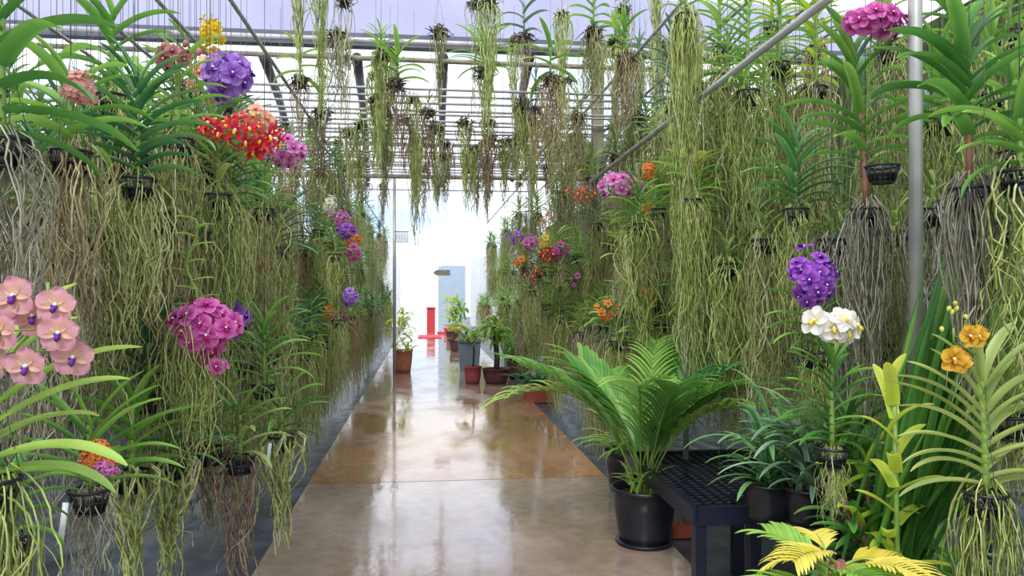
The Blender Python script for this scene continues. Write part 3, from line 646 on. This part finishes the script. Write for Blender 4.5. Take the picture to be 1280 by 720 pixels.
for Y in (6.2, 6.8, 7.4, 8.0, 8.6, 9.2, 9.8, 10.4, 11.0, 11.8, 12.6):
    for j in range(6):
        x = -1.9 + j*.75 + R.uniform(-.25, .25) + (.35 if Y > 9 else 0)
        if Y < 7.9 and x < .4: continue
        if 728 < 533+950*x/Y < 766: continue
        z = 3.3 + R.uniform(-.35, .12)
        if k % 5 == 3: z += .45
        t = thing('small_hanging_orchid', 'wispy orchid of thin hanging roots, %s counting away over the path' % (ORD[k] if k < 30 else 'one far back'), 'orchid', (x, Y, z), 0, 'wispy orchids over the path'); k += 1
        put('root_clump', CLUMP, t, (0, 0, 0), R.uniform(0, 6), R.uniform(.5, .8))
        put('roots', ROOT[R.choice(['s0', 's1', 's4', 's2', 's3', 's5', 's6', 's5'])], t, (0, 0, 0), R.uniform(0, 6), (1.2, 1.2, R.uniform(.45, .85)))
        put('wire', WIRE, t, (0, 0, 0), 0, (1.6, 1.6, (3.5 if z < 3.45 else 4.3)-z))
        if k % 2: put('wire', WIRE, t, (.12, 0, 3.5-z), 0, (1.6, 1.6, -.9))
for i in range(26):
    x = -1.0 + R.random()*3.6; Y = R.uniform(5.6, 8.6)
    if 728 < 533+950*x/Y < 766: x += .35
    t = thing('small_hanging_orchid', 'high orchid with roots falling past the gutter at the top, %s from camera' % ORD[i], 'orchid', (x, Y, R.uniform(3.5, 4.1)), 0, 'high orchids at the top of the view')
    put('root_clump', CLUMP, t, (0, 0, 0), R.uniform(0, 6), .8); put('roots', ROOT[R.choice(['s5', 's6', 's0', 's4'])], t, (0, 0, 0), R.uniform(0, 6), (1.2, 1.2, R.uniform(.8, 1.25)))
    if i % 2: a_, b2 = FOL[R.choice(['olive0', 'fresh1', 'mid1', 'blue0'])]; put('foliage', a_, t, (0, 0, 0), R.uniform(0, 3), .8)
    put('wire', WIRE, t, (0, 0, 0), 0, (1.4, 1.4, 4.4-t.location.z))
# --- right side
def long_roots(n, L, seed, r0=.05, spread=.12, th=.0036, kink=.3, branch=.25): return strands(n, L, r0, spread, th, seed, kink=kink, branch=branch)
hero('large green vanda with long arching leaves left of the galvanised post', (1082, 262), 3.0, 'mid', V(npairs=12, bare=.27, H=.64, L=.33, w=.046, az=.05, spread=.4, top=1.35, bot=.5, droop=1.25, lean=(-.1, 0), seed=201, n=13, sh=.4), 'grey', 1., stem=M_redstem, ownroots=long_roots(90, .95, 201, spread=.12),
     clusters=[V(at=(1090, 28), kind='magenta', n=16, size=.045, rx=40, rz=14, Y=2.9, **{'from': (0, 0, .3)})], rail=3.5)
hero('nearest right vanda with broad dark leaves and a curtain of grey roots', (1212, 236), 2.35, 'mid', V(npairs=11, bare=.3, H=.5, L=.36, w=.05, az=.05, spread=.5, top=1.3, bot=.55, droop=1.5, lean=(-.05, 0), seed=202, n=14, sh=.15), 'grey', 1., stem=M_redstem, ownroots=long_roots(70, .85, 202, spread=.09, th=.004, kink=.16), rail=3.5)
hero('orchid with pale branching roots spreading at the right edge', (1275, 215), 2.2, 'mid', V(npairs=6, H=.2, L=.3, w=.04, az=.1, spread=.5, seed=203, bot=.1), 'green', ownroots=long_roots(26, .9, 203, spread=.25, th=.0045, kink=.5, branch=1.), rail=3.5)
hero('dark fan-leaved vanda hanging left of the large green vanda', (995, 262), 3.4, 'deep', V(npairs=12, H=.3, L=.3, w=.034, az=.0, spread=.35, top=1.4, bot=.5, droop=1.35, seed=204, n=12, sh=.3), 'n0', .8, rail=3.5)
hero('thin-leaved orchid with violet flowers behind the white blooms', (1020, 440), 3.1, 'mid', V(npairs=9, H=.3, L=.26, w=.026, az=.05, spread=.35, top=1.4, bot=.3, droop=1.2, seed=205), 'n1', .5,
     [V(at=(1018, 347), kind='violet', n=24, size=.04, rx=28, rz=34, Y=2.95)], rail=3.5)
hero('orchid carrying a white flower cluster with yellow lips, right of path', (1040, 560), 2.75, 'mid', V(npairs=11, H=.34, L=.24, w=.026, az=.05, spread=.3, top=1.35, bot=.2, droop=1.2, seed=206, n=12), 'n1', .4,
     [V(at=(1045, 408), kind='white', n=9, size=.05, rx=27, rz=20, Y=2.6, **{'from': (0, 0, .3)})], rail=3.5)
ys = [(.055, -.03, .02), (.02, -.04, .022), (-.03, -.04, -.045), (.0, -.03, -.055)]
hero('orchid spray of golden yellow flowers and green buds, far right', (1262, 520), 2.25, 'olive', V(npairs=5, H=.1, L=.24, w=.03, az=.1, spread=.5, seed=207), 'o1', .4,
     [V(at=(1192, 428), kind='yellow', n=4, size=.038, rx=30, rz=20, Y=2.1, spots=ys, **{'from': (0, 0, .05)}, buds=(BUDG, [(-.005, 0, .09), (.005, 0, .115), (-.015, 0, .1), (.04, 0, .075), (-.045, -.01, .04), (.01, 0, .1)], .018))], rail=3.5)
hero('vanda with even arching leaves and a skirt of pale roots, lower right', (1232, 616), 2.15, 'olive', V(npairs=11, H=.34, L=.31, w=.036, az=.0, spread=.3, top=1.4, bot=.35, droop=1.2, lean=(-.05, 0), seed=208, n=14, sh=.45), 'green', ownroots=long_roots(80, .62, 208, spread=.16, th=.0034, kink=.25), rail=3.5)
hero('orchid with thick root column hanging from above, right of path', (856, 20), 4.3, 'fresh', V(npairs=4, H=.15, L=.25, w=.03, seed=209), 'green', ownroots=long_roots(150, 1.9, 209, spread=.13, th=.0036, kink=.25), rail=4.2)
hero('dense pale root curtain hiding the middle of the slim grey post', (864, 250), 4.3, 'fresh', V(npairs=7, H=.2, L=.28, w=.03, seed=299), 'green', ownroots=long_roots(110, 1.2, 299, spread=.14, th=.0034, kink=.3), rail=3.5)
hero('pale root curtain just left of the slim grey post', (800, 280), 5.0, 'mid', V(npairs=7, H=.2, L=.28, w=.03, seed=298), 'n2', 1.1, rail=3.5)
hero('olive root curtain right of the slim grey post', (925, 300), 4.4, 'mid', V(npairs=7, H=.2, L=.28, w=.03, seed=297), 'n0', 1.1, rail=3.5)
hero('orchid with coral star flowers in the light foliage', (890, 215), 5.0, 'fresh', V(npairs=8, H=.3, L=.28, w=.03, seed=210, spread=.6), 'n0', .8, [V(at=(899, 152), kind='coral', n=8, size=.035, rx=14, rz=12), V(at=(897, 118), kind='coral', n=6, size=.03, rx=10, rz=8)], rail=3.5)
hero('orchid with pale yellow flowers in the light foliage', (868, 262), 4.8, 'lime', V(npairs=8, H=.25, L=.28, w=.035, seed=211, spread=.6), 'n1', .8, [V(at=(877, 198), kind='butter', n=7, size=.045, rx=14, rz=7)], rail=3.5)
hero('orchid with tiny golden flowers above the magenta spray, right', (822, 262), 5.2, 'fresh', V(npairs=7, H=.25, L=.25, w=.03, seed=212, spread=.6), 'o1', .8, [V(at=(810, 212), kind='orange', n=9, size=.028, rx=7, rz=14)], rail=3.5)
hero('orchid with a bright magenta spray in front of the timber post', (790, 285), 5.6, 'mid', V(npairs=7, H=.22, L=.25, w=.03, seed=213), 'o0', .8, [V(at=(775, 231), kind='pink', n=14, size=.048, rx=24, rz=14)], rail=3.5)
hero('orchid with coral red flowers left of the timber post foot', (745, 280), 7.4, 'mid', V(npairs=6, H=.22, L=.25, w=.03, seed=214), 'o1', .8, [V(at=(727, 243), kind='coral', n=9, size=.05, rx=15, rz=9)], rail=3.5)
cc = [(662, 303, 'pink', 9, .05, 'pink'), (644, 297, 'purple', 6, .045, 'pale purple'), (650, 326, 'orange', 6, .045, 'orange'), (683, 320, 'red', 9, .06, 'crimson'), (668, 343, 'red', 7, .05, 'dark red'), (680, 302, 'butter', 7, .05, 'pale yellow'), (812, 262, 'orange', 8, .05, 'orange, above eye level,'), (812, 342, 'pink', 8, .05, 'soft pink'), (812, 368, 'orange', 8, .045, 'deep orange'), (757, 388, 'orange', 9, .04, 'small amber'), (683, 276, 'coral', 7, .05, 'coral'), (720, 350, 'pink', 6, .04, 'rosy'), (700, 312, 'magenta', 8, .05, 'magenta')]
for i, (px, py, k_, n, s, w) in enumerate(cc):
    Y = 8.2 if px < 740 else 5.6
    hero('distant orchid with %s flowers along the right edge of the path' % w, (px+14, py+38), Y, ['mid', 'fresh', 'deep'][i % 3], V(npairs=6, H=.2, L=.25, w=.03, seed=220+i), ['n0', 'o0', 'n1'][i % 3], .7, [V(at=(px, py), kind=k_, n=n, size=s*.8, rx=9 if Y > 6 else 11, rz=10 if Y > 6 else 14)], rail=3.5)
for i, (px, py, Y, m) in enumerate([(935, 115, 3.9, 'fresh'), (975, 80, 4.2, 'mid'), (930, 190, 4.3, 'fresh'), (1020, 110, 4.0, 'lime'), (905, 240, 4.5, 'mid'), (955, 170, 4.8, 'fresh'), (840, 130, 5.2, 'bluegreen'), (1100, 150, 4.2, 'fresh')]):
    hero('tall %s ladder-leaved orchid in the upper right foliage, %s from camera' % ({'fresh': 'light green', 'mid': 'green', 'lime': 'yellow-green', 'bluegreen': 'bluish'}[m], ORD[i]), (px, py), Y, m, V(npairs=12, H=.5, L=.22, w=.026, az=.1, spread=.5, top=1.2, bot=.2, droop=1.2, seed=240+i), ['n0', 'n2', 'n1', 'o0', 'n0', 't0', 'n1', 'n2'][i], .9, rail=3.5, group='ladder-leaved orchids in the upper right foliage')
for i, (px, py, Y) in enumerate([(1040, 300, 3.3), (1120, 290, 3.3), (1165, 262, 2.9), (1255, 280, 2.8), (955, 300, 3.7), (1000, 320, 3.8), (1190, 290, 3.3), (910, 330, 4.1), (1240, 430, 3.0), (1100, 430, 3.4), (1180, 430, 3.2), (1275, 440, 2.6)]):
    hero('tangled grey-green root curtain, %s counting along the right side' % ORD[i], (px, py), Y, 'olive', V(npairs=4, H=.1, L=.18, w=.022, az=.2, spread=.8, seed=260+i), ['g0', 'o0', 'g0', 'n0', 'o2', 'o1', 't1', 'n2', 'o0', 'n1', 'g1', 'n1'][i], .95 if py < 400 else .55, rail=3.5, group='root curtains on the right')
for i, (px, py, Y, m) in enumerate([(1175, 150, 3.3, 'mid'), (1240, 120, 3.4, 'fresh'), (1268, 190, 3.0, 'mid'), (1110, 60, 3.8, 'fresh'), (1200, 60, 3.9, 'mid'), (1020, 60, 4.6, 'fresh'), (965, 30, 5.0, 'lime'), (1150, 230, 3.6, 'olive'), (900, 60, 5.4, 'fresh'), (1262, 40, 3.7, 'fresh')]):
    hero('leafy green orchid crowding the upper right corner, %s of its bunch' % ORD[i], (px, py), Y, m, V(npairs=9, H=.32, L=.3, w=.036, az=.1, spread=.6, top=1.3, bot=.3, droop=1.3, seed=280+i), ['n0', 'n2', 'o1', 'o0', 'n0', 't0', 'n1', 'n2', 'n0', 'o2'][i], .9, rail=3.5 if py > 100 else 4.2, group='leafy orchids crowding the upper right corner', name='leafy_hanging_orchid')
for i in range(18):
    px, py, Y = (18+i*15, 175+(i*37) % 70, 3.2+(i*29 % 10)*.12)
    hero('small leafy orchid tucked into the upper left root wall, %s from left' % ORD[i], (px, py), Y, ['mid', 'deep', 'olive'][i % 3], V(npairs=7, H=.2, L=.24, w=.03, az=.1, spread=.6, top=1.3, bot=.3, droop=1.2, seed=310+i), ['o0', 'n0', 't0', 'o2'][i % 4], .9, group='leafy orchids tucked into the upper left root wall', name='leafy_hanging_orchid')
t = thing('empty_basket', 'empty black slatted basket hanging left of the galvanised post', 'basket', W(1103, 208, 2.75)); put('basket', BASK, t, (0, 0, 0), 0, (1.0, 1, .9)); put('hanger', HANG3, t); put('wire', WIRE, t, (0, 0, .3), 0, (1, 1, 1.2))

# ------------------------------------------------------------------ potted plants
def pot(parent, r, h, mat, rim=True, foot=True, name='pot'):
    mb = MB(); pr = [(.001, .012), (r*.72, .012), (r*.74, 0.0), (r*.78, 0.0), (r*.86, h*.25), (r*.97, h*.65), (r, h*.93), (r*1.05, h*.94), (r*1.06, h), (r*.97, h), (r*.93, h*.8), (r*.001, h*.8)]
    mb.lathe(pr, 40); o = mb.build(name, mat, parent)
    s = MB(); s.lathe([(.001, h*.86), (r*.5, h*.87), (r*.945, h*.85)], 24); s.build('soil', M_soil, parent); return o
def frond_mb(L, e0, droop, nl, ll, lw, az, r, up_=.5, ld=.8, sh=.5):
    mb = MB(); st = MB(); p = Vector((0, 0, 0)); h = Vector((math.cos(az), math.sin(az), 0)); n = 16; pts = [p]; Ts = []
    for i in range(n):
        e = e0 - droop*(i/n)**1.3; T = h*math.cos(e)+Vector((0, 0, 1))*math.sin(e); p = p+T*(L/n); pts.append(p); Ts.append(T)
    st.tube(pts, [.007*(1-.7*i/n) for i in range(n+1)], 5)
    for i in range(nl):
        t = .28+.72*(i+.5)/nl; k = min(n-1, int(t*n)); q = pts[k].lerp(pts[k+1], t*n-k); T = Ts[k]
        ee = math.asin(max(-1, min(1, T.z)))
        for s in (-1, 1):
            fwd = .95-.2*t; a = az + s*(fwd)
            l_ = ll*(math.sin(PI*(.12+.85*(1-t*.75)))**.7)
            leaf(mb, q, a, ee*.7+up_*.6, l_*r.uniform(.9, 1.08), lw, ld*r.uniform(.8, 1.2), .3, 7, sh+r.uniform(-.1, .15))
    return mb, st
def palm(t, z, n, L, mat, seed, e=(1.2, .7), droop=1.2, ll=.26, lw=.024, nl=16, az0=0, xy=(0, 0), sh=.5):
    r = random.Random(seed)
    for i in range(n):
        az = az0 + i*2.4 + r.uniform(-.2, .2); ee = r.uniform(*sorted(e))
        a, b = frond_mb(L*r.uniform(.75, 1.1), ee, droop*r.uniform(.8, 1.2), nl, ll, lw, az, r, sh=sh)
        f = b.build('frond_stalk', M_stem, t, True, (xy[0]+r.uniform(-.03, .03), xy[1]+r.uniform(-.03, .03), z)); a.build('leaflets', LM[mat], f)
pp = W(805, 400, 4.35)
t = thing('potted_palm', 'feathery green palm in a glossy black pot at the right path edge', 'potted plant', (pp.x, 4.35, .03))
pot(t, .183, .33, M_black); mb = MB(); mb.lathe([(.001, 0), (.15, 0), (.17, .02), (.165, .025), (.001, .01)], 32); mb.build('saucer', M_black, t)
palm(t, .28, 12, 1.15, 'mid', 31, (1.5, 1.2), 1.1, .3, .028, 17, sh=.3)
palm(t, .28, 2, 1.15, 'fresh', 35, (1.4, 1.25), 1.7, .27, .028, 14, 2.9)
palm(t, .28, 3, 1.2, 'deep', 37, (1.5, 1.3), 1.2, .3, .026, 16, .5)
r = random.Random(5); mb = MB()
for i in range(34): leaf(mb, (r.gauss(0, .05), r.gauss(0, .05), .28), r.uniform(0, 6.3), r.uniform(.9, 1.4), r.uniform(.14, .3), .02, 1.3, .3, 8, .6)
mb.build('young_shoots', LM['fresh'], t)
pp = W(785, 400, 5.5)
t = thing('potted_plant', 'low leafy plant in a black bowl pot behind the black palm pot', 'potted plant', (pp.x, 5.5, .03)); pot(t, .17, .3, M_black)
mb = MB()
for i in range(34): leaf(mb, (r.gauss(0, .06), r.gauss(0, .06), .25), r.uniform(0, 6.3), r.uniform(.6, 1.4), r.uniform(.25, .5), .03, 1.5, .3, 9, .4)
mb.build('foliage', LM['mid'], t)
# pots further along
pp = W(591, 400, 12.2); t = thing('potted_plant', 'broad-leaved plant in a red pot on the right of the path', 'potted plant', (pp.x, 12.2, .03)); pot(t, .14, .28, M_redpot)
mb = MB(); mb.tube([(0, 0, .2), (.02, 0, .5), (0, 0, .8)], .015, 8); mb.build('stem', M_trunk, t); palm(t, .75, 7, .42, 'fresh', 41, (.9, .1), 1.1, .17, .045, 8)
pp = W(620, 400, 12.2); t = thing('potted_plant', 'small tree with drooping leaves in a wide dark brown pot', 'potted plant', (pp.x, 12.2, .03)); pot(t, .215, .24, M_brownpot)
mb = MB(); mb.tube([(0, 0, .15), (.02, 0, .4), (-.01, 0, .7), (0, 0, .95)], [.05, .045, .04, .03], 8); mb.build('trunk', M_trunk, t)
mb = MB()
for i in range(46): leaf(mb, (r.gauss(0, .04), r.gauss(0, .04), r.uniform(.65, 1.0)), r.uniform(0, 6.3), r.uniform(-.1, 1.2), r.uniform(.25, .5), .055, 1.7, .3, 9, .4)
mb.build('foliage', LM['fresh'], t)
pp = W(586.5, 400, 14.3); t = thing('storage_bin', 'grey-blue plastic bin on the right of the path', 'bin', (pp.x, 14.3, .03))
mb = MB(); s = MB()
b0, b1, hh = .17, .205, .56
for (a, z) in ((b0, 0), (b1, hh)): s.v += [(-a, -a, z), (a, -a, z), (a, a, z), (-a, a, z)]; s.c += [.5]*4
s.f = [(0, 1, 5, 4), (1, 2, 6, 5), (2, 3, 7, 6), (3, 0, 4, 7), (3, 2, 1, 0)]; s.m = [0]*5; s.build('body', M_bin, t, False)
mb.box((0, -.21, hh), (.46, .035, .04)); mb.box((0, .21, hh), (.46, .035, .04)); mb.box((-.21, 0, hh), (.035, .42, .04)); mb.box((.21, 0, hh), (.035, .42, .04)); mb.build('rim', M_bin, t, False)
mb = MB(); 
for i in range(26): leaf(mb, (r.gauss(0, .06), r.gauss(0, .06), .5), r.uniform(0, 6.3), r.uniform(.5, 1.4), r.uniform(.25, .45), .07, 1.5, .3, 8, .2)
o = mb.build('leafy_plant', LM['deep'], None, True, (pp.x, 14.3, .05)); tag(o, 'dark leafy plant rising out of the grey-blue bin', 'plant')
pp = W(504, 400, 14); t = thing('potted_plant', 'yellow-flecked bushy plant in a tall terracotta pot, left of the path', 'potted plant', (pp.x, 14.0, .03)); pot(t, .17, .42, M_terra)
mb = MB()
for i in range(90): leaf(mb, (r.gauss(0, .1), r.gauss(0, .1), r.uniform(.35, 1.1)), r.uniform(0, 6.3), r.uniform(0, 1.3), r.uniform(.12, .3), .04, 1.2, .3, 7, .5)
mb.build('foliage', LM['lime'], t)
pp = W(675, 400, 10.3); t = thing('planter', 'low brick-red planter box on the right of the path', 'planter', (pp.x, 10.3, .0)); mb = MB(); mb.box((0, 0, .11), (.42, .3, .2)); mb.box((0, 0, .215), (.46, .34, .03)); mb.build('box', M_brick, t, False)
mb = MB()
for i in range(60): leaf(mb, (r.gauss(0, .1), r.gauss(0, .06), .2), r.uniform(0, 6.3), r.uniform(.5, 1.5), r.uniform(.25, .6), .035, 1.2, .3, 8, .3)
mb.build('foliage', LM['deep'], t)
for i, (px, Y, m) in enumerate([(648, 13.2, 'deep'), (572, 19, 'fresh'), (640, 16, 'mid'), (566, 23, 'lime')]):
    pp = W(px, 400, Y); t = thing('potted_plant', ['dark leafy shrub in a pot behind the small tree', 'tall light green plant beyond the grey-blue bin', 'green bush right of the grey-blue bin, farther back', 'yellow-green plant beside the blue pillar'][i], 'potted plant', (pp.x, Y, 0)); pot(t, .2, .32, M_brownpot)
    mb = MB()
    for j in range(80): leaf(mb, (r.gauss(0, .12), r.gauss(0, .12), r.uniform(.3, 1.3 if i else .7)), r.uniform(0, 6.3), r.uniform(0, 1.3), r.uniform(.2, .45), .05, 1.3, .3, 7, .4)
    mb.build('foliage', LM[m], t)
# lower right planting
pp = W(1092, 600, 2.62); t = thing('strap_leaf_plant', 'tall plant with very long grassy green leaves in front of the galvanised post', 'plant', (pp.x, 2.62, 0)); pot(t, .16, .26, M_black)
mb = MB()
for i in range(64):
    az = R.choice([.05, .2, -.1, .3, 0, .1, -.2]) + R.gauss(0, .2); e_ = R.uniform(1.22, 1.42)
    leaf(mb, (R.gauss(0, .05), R.gauss(0, .05), .24), az, e_, R.uniform(1.15, 1.62) if i % 3 else R.uniform(.8, 1.2), .036, R.uniform(.05, .35) if i % 4 else R.uniform(1.1, 1.7), .35, 16, .25+R.uniform(-.15, .2))
mb.build('foliage', LM['mid'], t)
pp = W(1118, 600, 2.5); t = thing('broad_leaf_plant', 'plant with a few upright bright yellow-green leaves left of the galvanised post', 'plant', (pp.x, 2.5, 0)); pot(t, .14, .24, M_terra); mb = MB()
for i in range(16): leaf(mb, (R.gauss(0, .012), R.gauss(0, .012), .45+.7*i/15), i*2.5+.4, .35+.9*i/15, R.uniform(.14, .24), .045, R.uniform(.5, 1.2), .3, 10, .25+.012*i)
mb.build('foliage', LM['lime'], t); mb = MB(); mb.tube([(0, 0, .2), (.01, 0, .6), (0, 0, 1.16)], .009, 7); mb.build('stem', M_stem, t)
pp = W(1048, 600, 2.3); t = thing('potted_palm', 'palm with yellowing fronds in the lower right foreground', 'potted plant', (pp.x, 2.3, 0)); pot(t, .15, .26, M_black)
mb = MB()
for q in ((0, 0), (.03, .02), (-.03, .02)): mb.tube([(q[0], q[1], .2), (q[0]*.5, q[1]*.5, .64)], .012, 7)
mb.build('stem', M_redstem, t)
palm(t, .6, 5, .26, 'gold', 51, (.9, .4), 1.2, .11, .012, 14, 2.8); palm(t, .5, 6, .3, 'mid', 52, (1.35, .6), 1.3, .14, .018, 11)
pp = W(1092, 600, 2.75); t = thing('potted_croton', 'bushy plant with broad green leaves and reddish stems, lower right', 'potted plant', (pp.x, 2.75, 0)); pot(t, .15, .26, M_terra)
mb = MB(); m2 = MB(); st = MB()
for j in range(5):
    a = j*1.25; q = Vector((.12*math.cos(a), .12*math.sin(a), .86-.07*j)); st.tube([(0, 0, .2), q*.5+Vector((0, 0, .2)), q], .009, 6)
    for i in range(14):
        tt = .35+.65*i/13; b_ = Vector((0, 0, .2)).lerp(q, tt); leaf(m2 if i > 11 else mb, b_, i*2.4, R.uniform(.3, 1.2)*tt+.1, R.uniform(.18, .3), .042, 1.2, .35, 9, .3)
st.build('stem', M_redstem, t); mb.build('foliage', LM['mid'], t); o = m2.build('young_leaves', LM['lime'], t); o['label'] = 'yellow-green young leaves'
for i, (px, Y, m, h) in enumerate([(1010, 3.2, 'bluegreen', .8), (1060, 3.1, 'mid', 1.0), (1180, 2.9, 'mid', .7), (960, 3.3, 'deep', .75)]):
    pp = W(px, 600, Y); t = thing('leafy_pot_plant', ['bluish narrow-leaved plant above the black bench', 'green narrow-leaved plant behind the reddish-stemmed bush', 'green plant low between post and right vanda', 'dark narrow-leaved plant above the bench front'][i], 'potted plant', (pp.x, Y, .48 if px < 1070 else 0)); pot(t, .11, .16, M_black)
    mb = MB()
    for j in range(50): leaf(mb, (R.gauss(0, .03), R.gauss(0, .03), .1+R.random()*h*.35), R.uniform(0, 6.3), R.uniform(.5, 1.45), R.uniform(.3, .55)*h, .026, 1.4, .3, 10, R.uniform(.2, .5))
    mb.build('foliage', LM[m], t)
pp = W(985, 560, 3.9); t = thing('potted_fern', 'low arching fine-leaved plant standing on the black bench', 'potted plant', (pp.x, 3.9, .50)); pot(t, .09, .13, M_black)
mb = MB()
for i in range(60): leaf(mb, (R.gauss(0, .03), R.gauss(0, .03), .1), R.uniform(0, 6.3), R.uniform(.6, 1.4), R.uniform(.22, .45), .014, 1.6, .3, 9, .5)
mb.build('foliage', LM['fresh'], t)

# ------------------------------------------------------------------ black bench
t = thing('plant_bench', 'black metal bench with a slatted mesh top at lower right', 'bench', (1.27, 3.48, 0))
BL, BW, BH = 1.25, 1.5, .475   # along the path, across, height
mb = MB()
for i in range(27): mb.box((.03+i*(BW-.06)/26, BL/2, BH-.012), (.012, BL-.04, .012))
for i in range(23): mb.box((BW/2, .03+i*(BL-.06)/22, BH-.02), (BW-.04, .008, .008))
mb.build('mesh_top', M_bench, t, False)
mb = MB()
for (c, d) in (((BW/2, .0, BH-.035), (BW, .035, .085)), ((BW/2, BL, BH-.035), (BW, .035, .085)), ((0, BL/2, BH-.035), (.035, BL, .085)), ((BW, BL/2, BH-.035), (.035, BL, .085))): mb.box(c, d)
mb.build('frame', M_bench, t, False)
for (x, y) in ((.02, .02), (.02, BL-.02), (.29, .02), (.37, .4), (BW-.02, .02), (BW-.02, BL-.02), (.75, .02)):
    mb = MB(); mb.box((0, 0, (BH-.06)/2), (.055, .055, BH-.06)); mb.build('leg', M_bench, t, False, (x, y, 0))

# ------------------------------------------------------------------ sky, light, camera
w = bpy.data.worlds.new('sky'); bpy.context.scene.world = w; w.use_nodes = True; nt = w.node_tree; L = nt.links; bg = nt.nodes['Background']
tc = nt.nodes.new('ShaderNodeTexCoord'); mp = nt.nodes.new('ShaderNodeMapping'); mp.inputs['Scale'].default_value = (2, 2, 5); L.new(tc.outputs['Generated'], mp.inputs[0])
no = nt.nodes.new('ShaderNodeTexNoise'); no.inputs['Scale'].default_value = 1.6; no.inputs['Detail'].default_value = 6; L.new(mp.outputs[0], no.inputs['Vector'])
cr = ramp(nt, [(.38, 'b8d2f2'), (.52, 'eef3fb'), (.62, 'ffffff')]); L.new(no.outputs['Fac'], cr.inputs[0]); L.new(cr.outputs[0], bg.inputs['Color']); bg.inputs['Strength'].default_value = 1.65
sn = bpy.data.lights.new('sun', 'SUN'); sn.energy = 3.0; sn.angle = .35; sn.color = (1, .97, .9); so = bpy.data.objects.new('sun', sn); C.objects.link(so); so.rotation_euler = (math.radians(38), math.radians(-14), 0)
cam = bpy.data.cameras.new('camera'); co = bpy.data.objects.new('camera', cam); C.objects.link(co); co.location = EYE
cam.sensor_width = 36; cam.lens = F/1280*36; cam.clip_start = .05
M = Matrix((rt, up, -fw)).transposed().to_4x4(); co.rotation_euler = M.to_euler()
bpy.context.scene.camera = co
bpy.context.scene.view_settings.view_transform = 'Standard'
bpy.context.scene.view_settings.look = 'None'
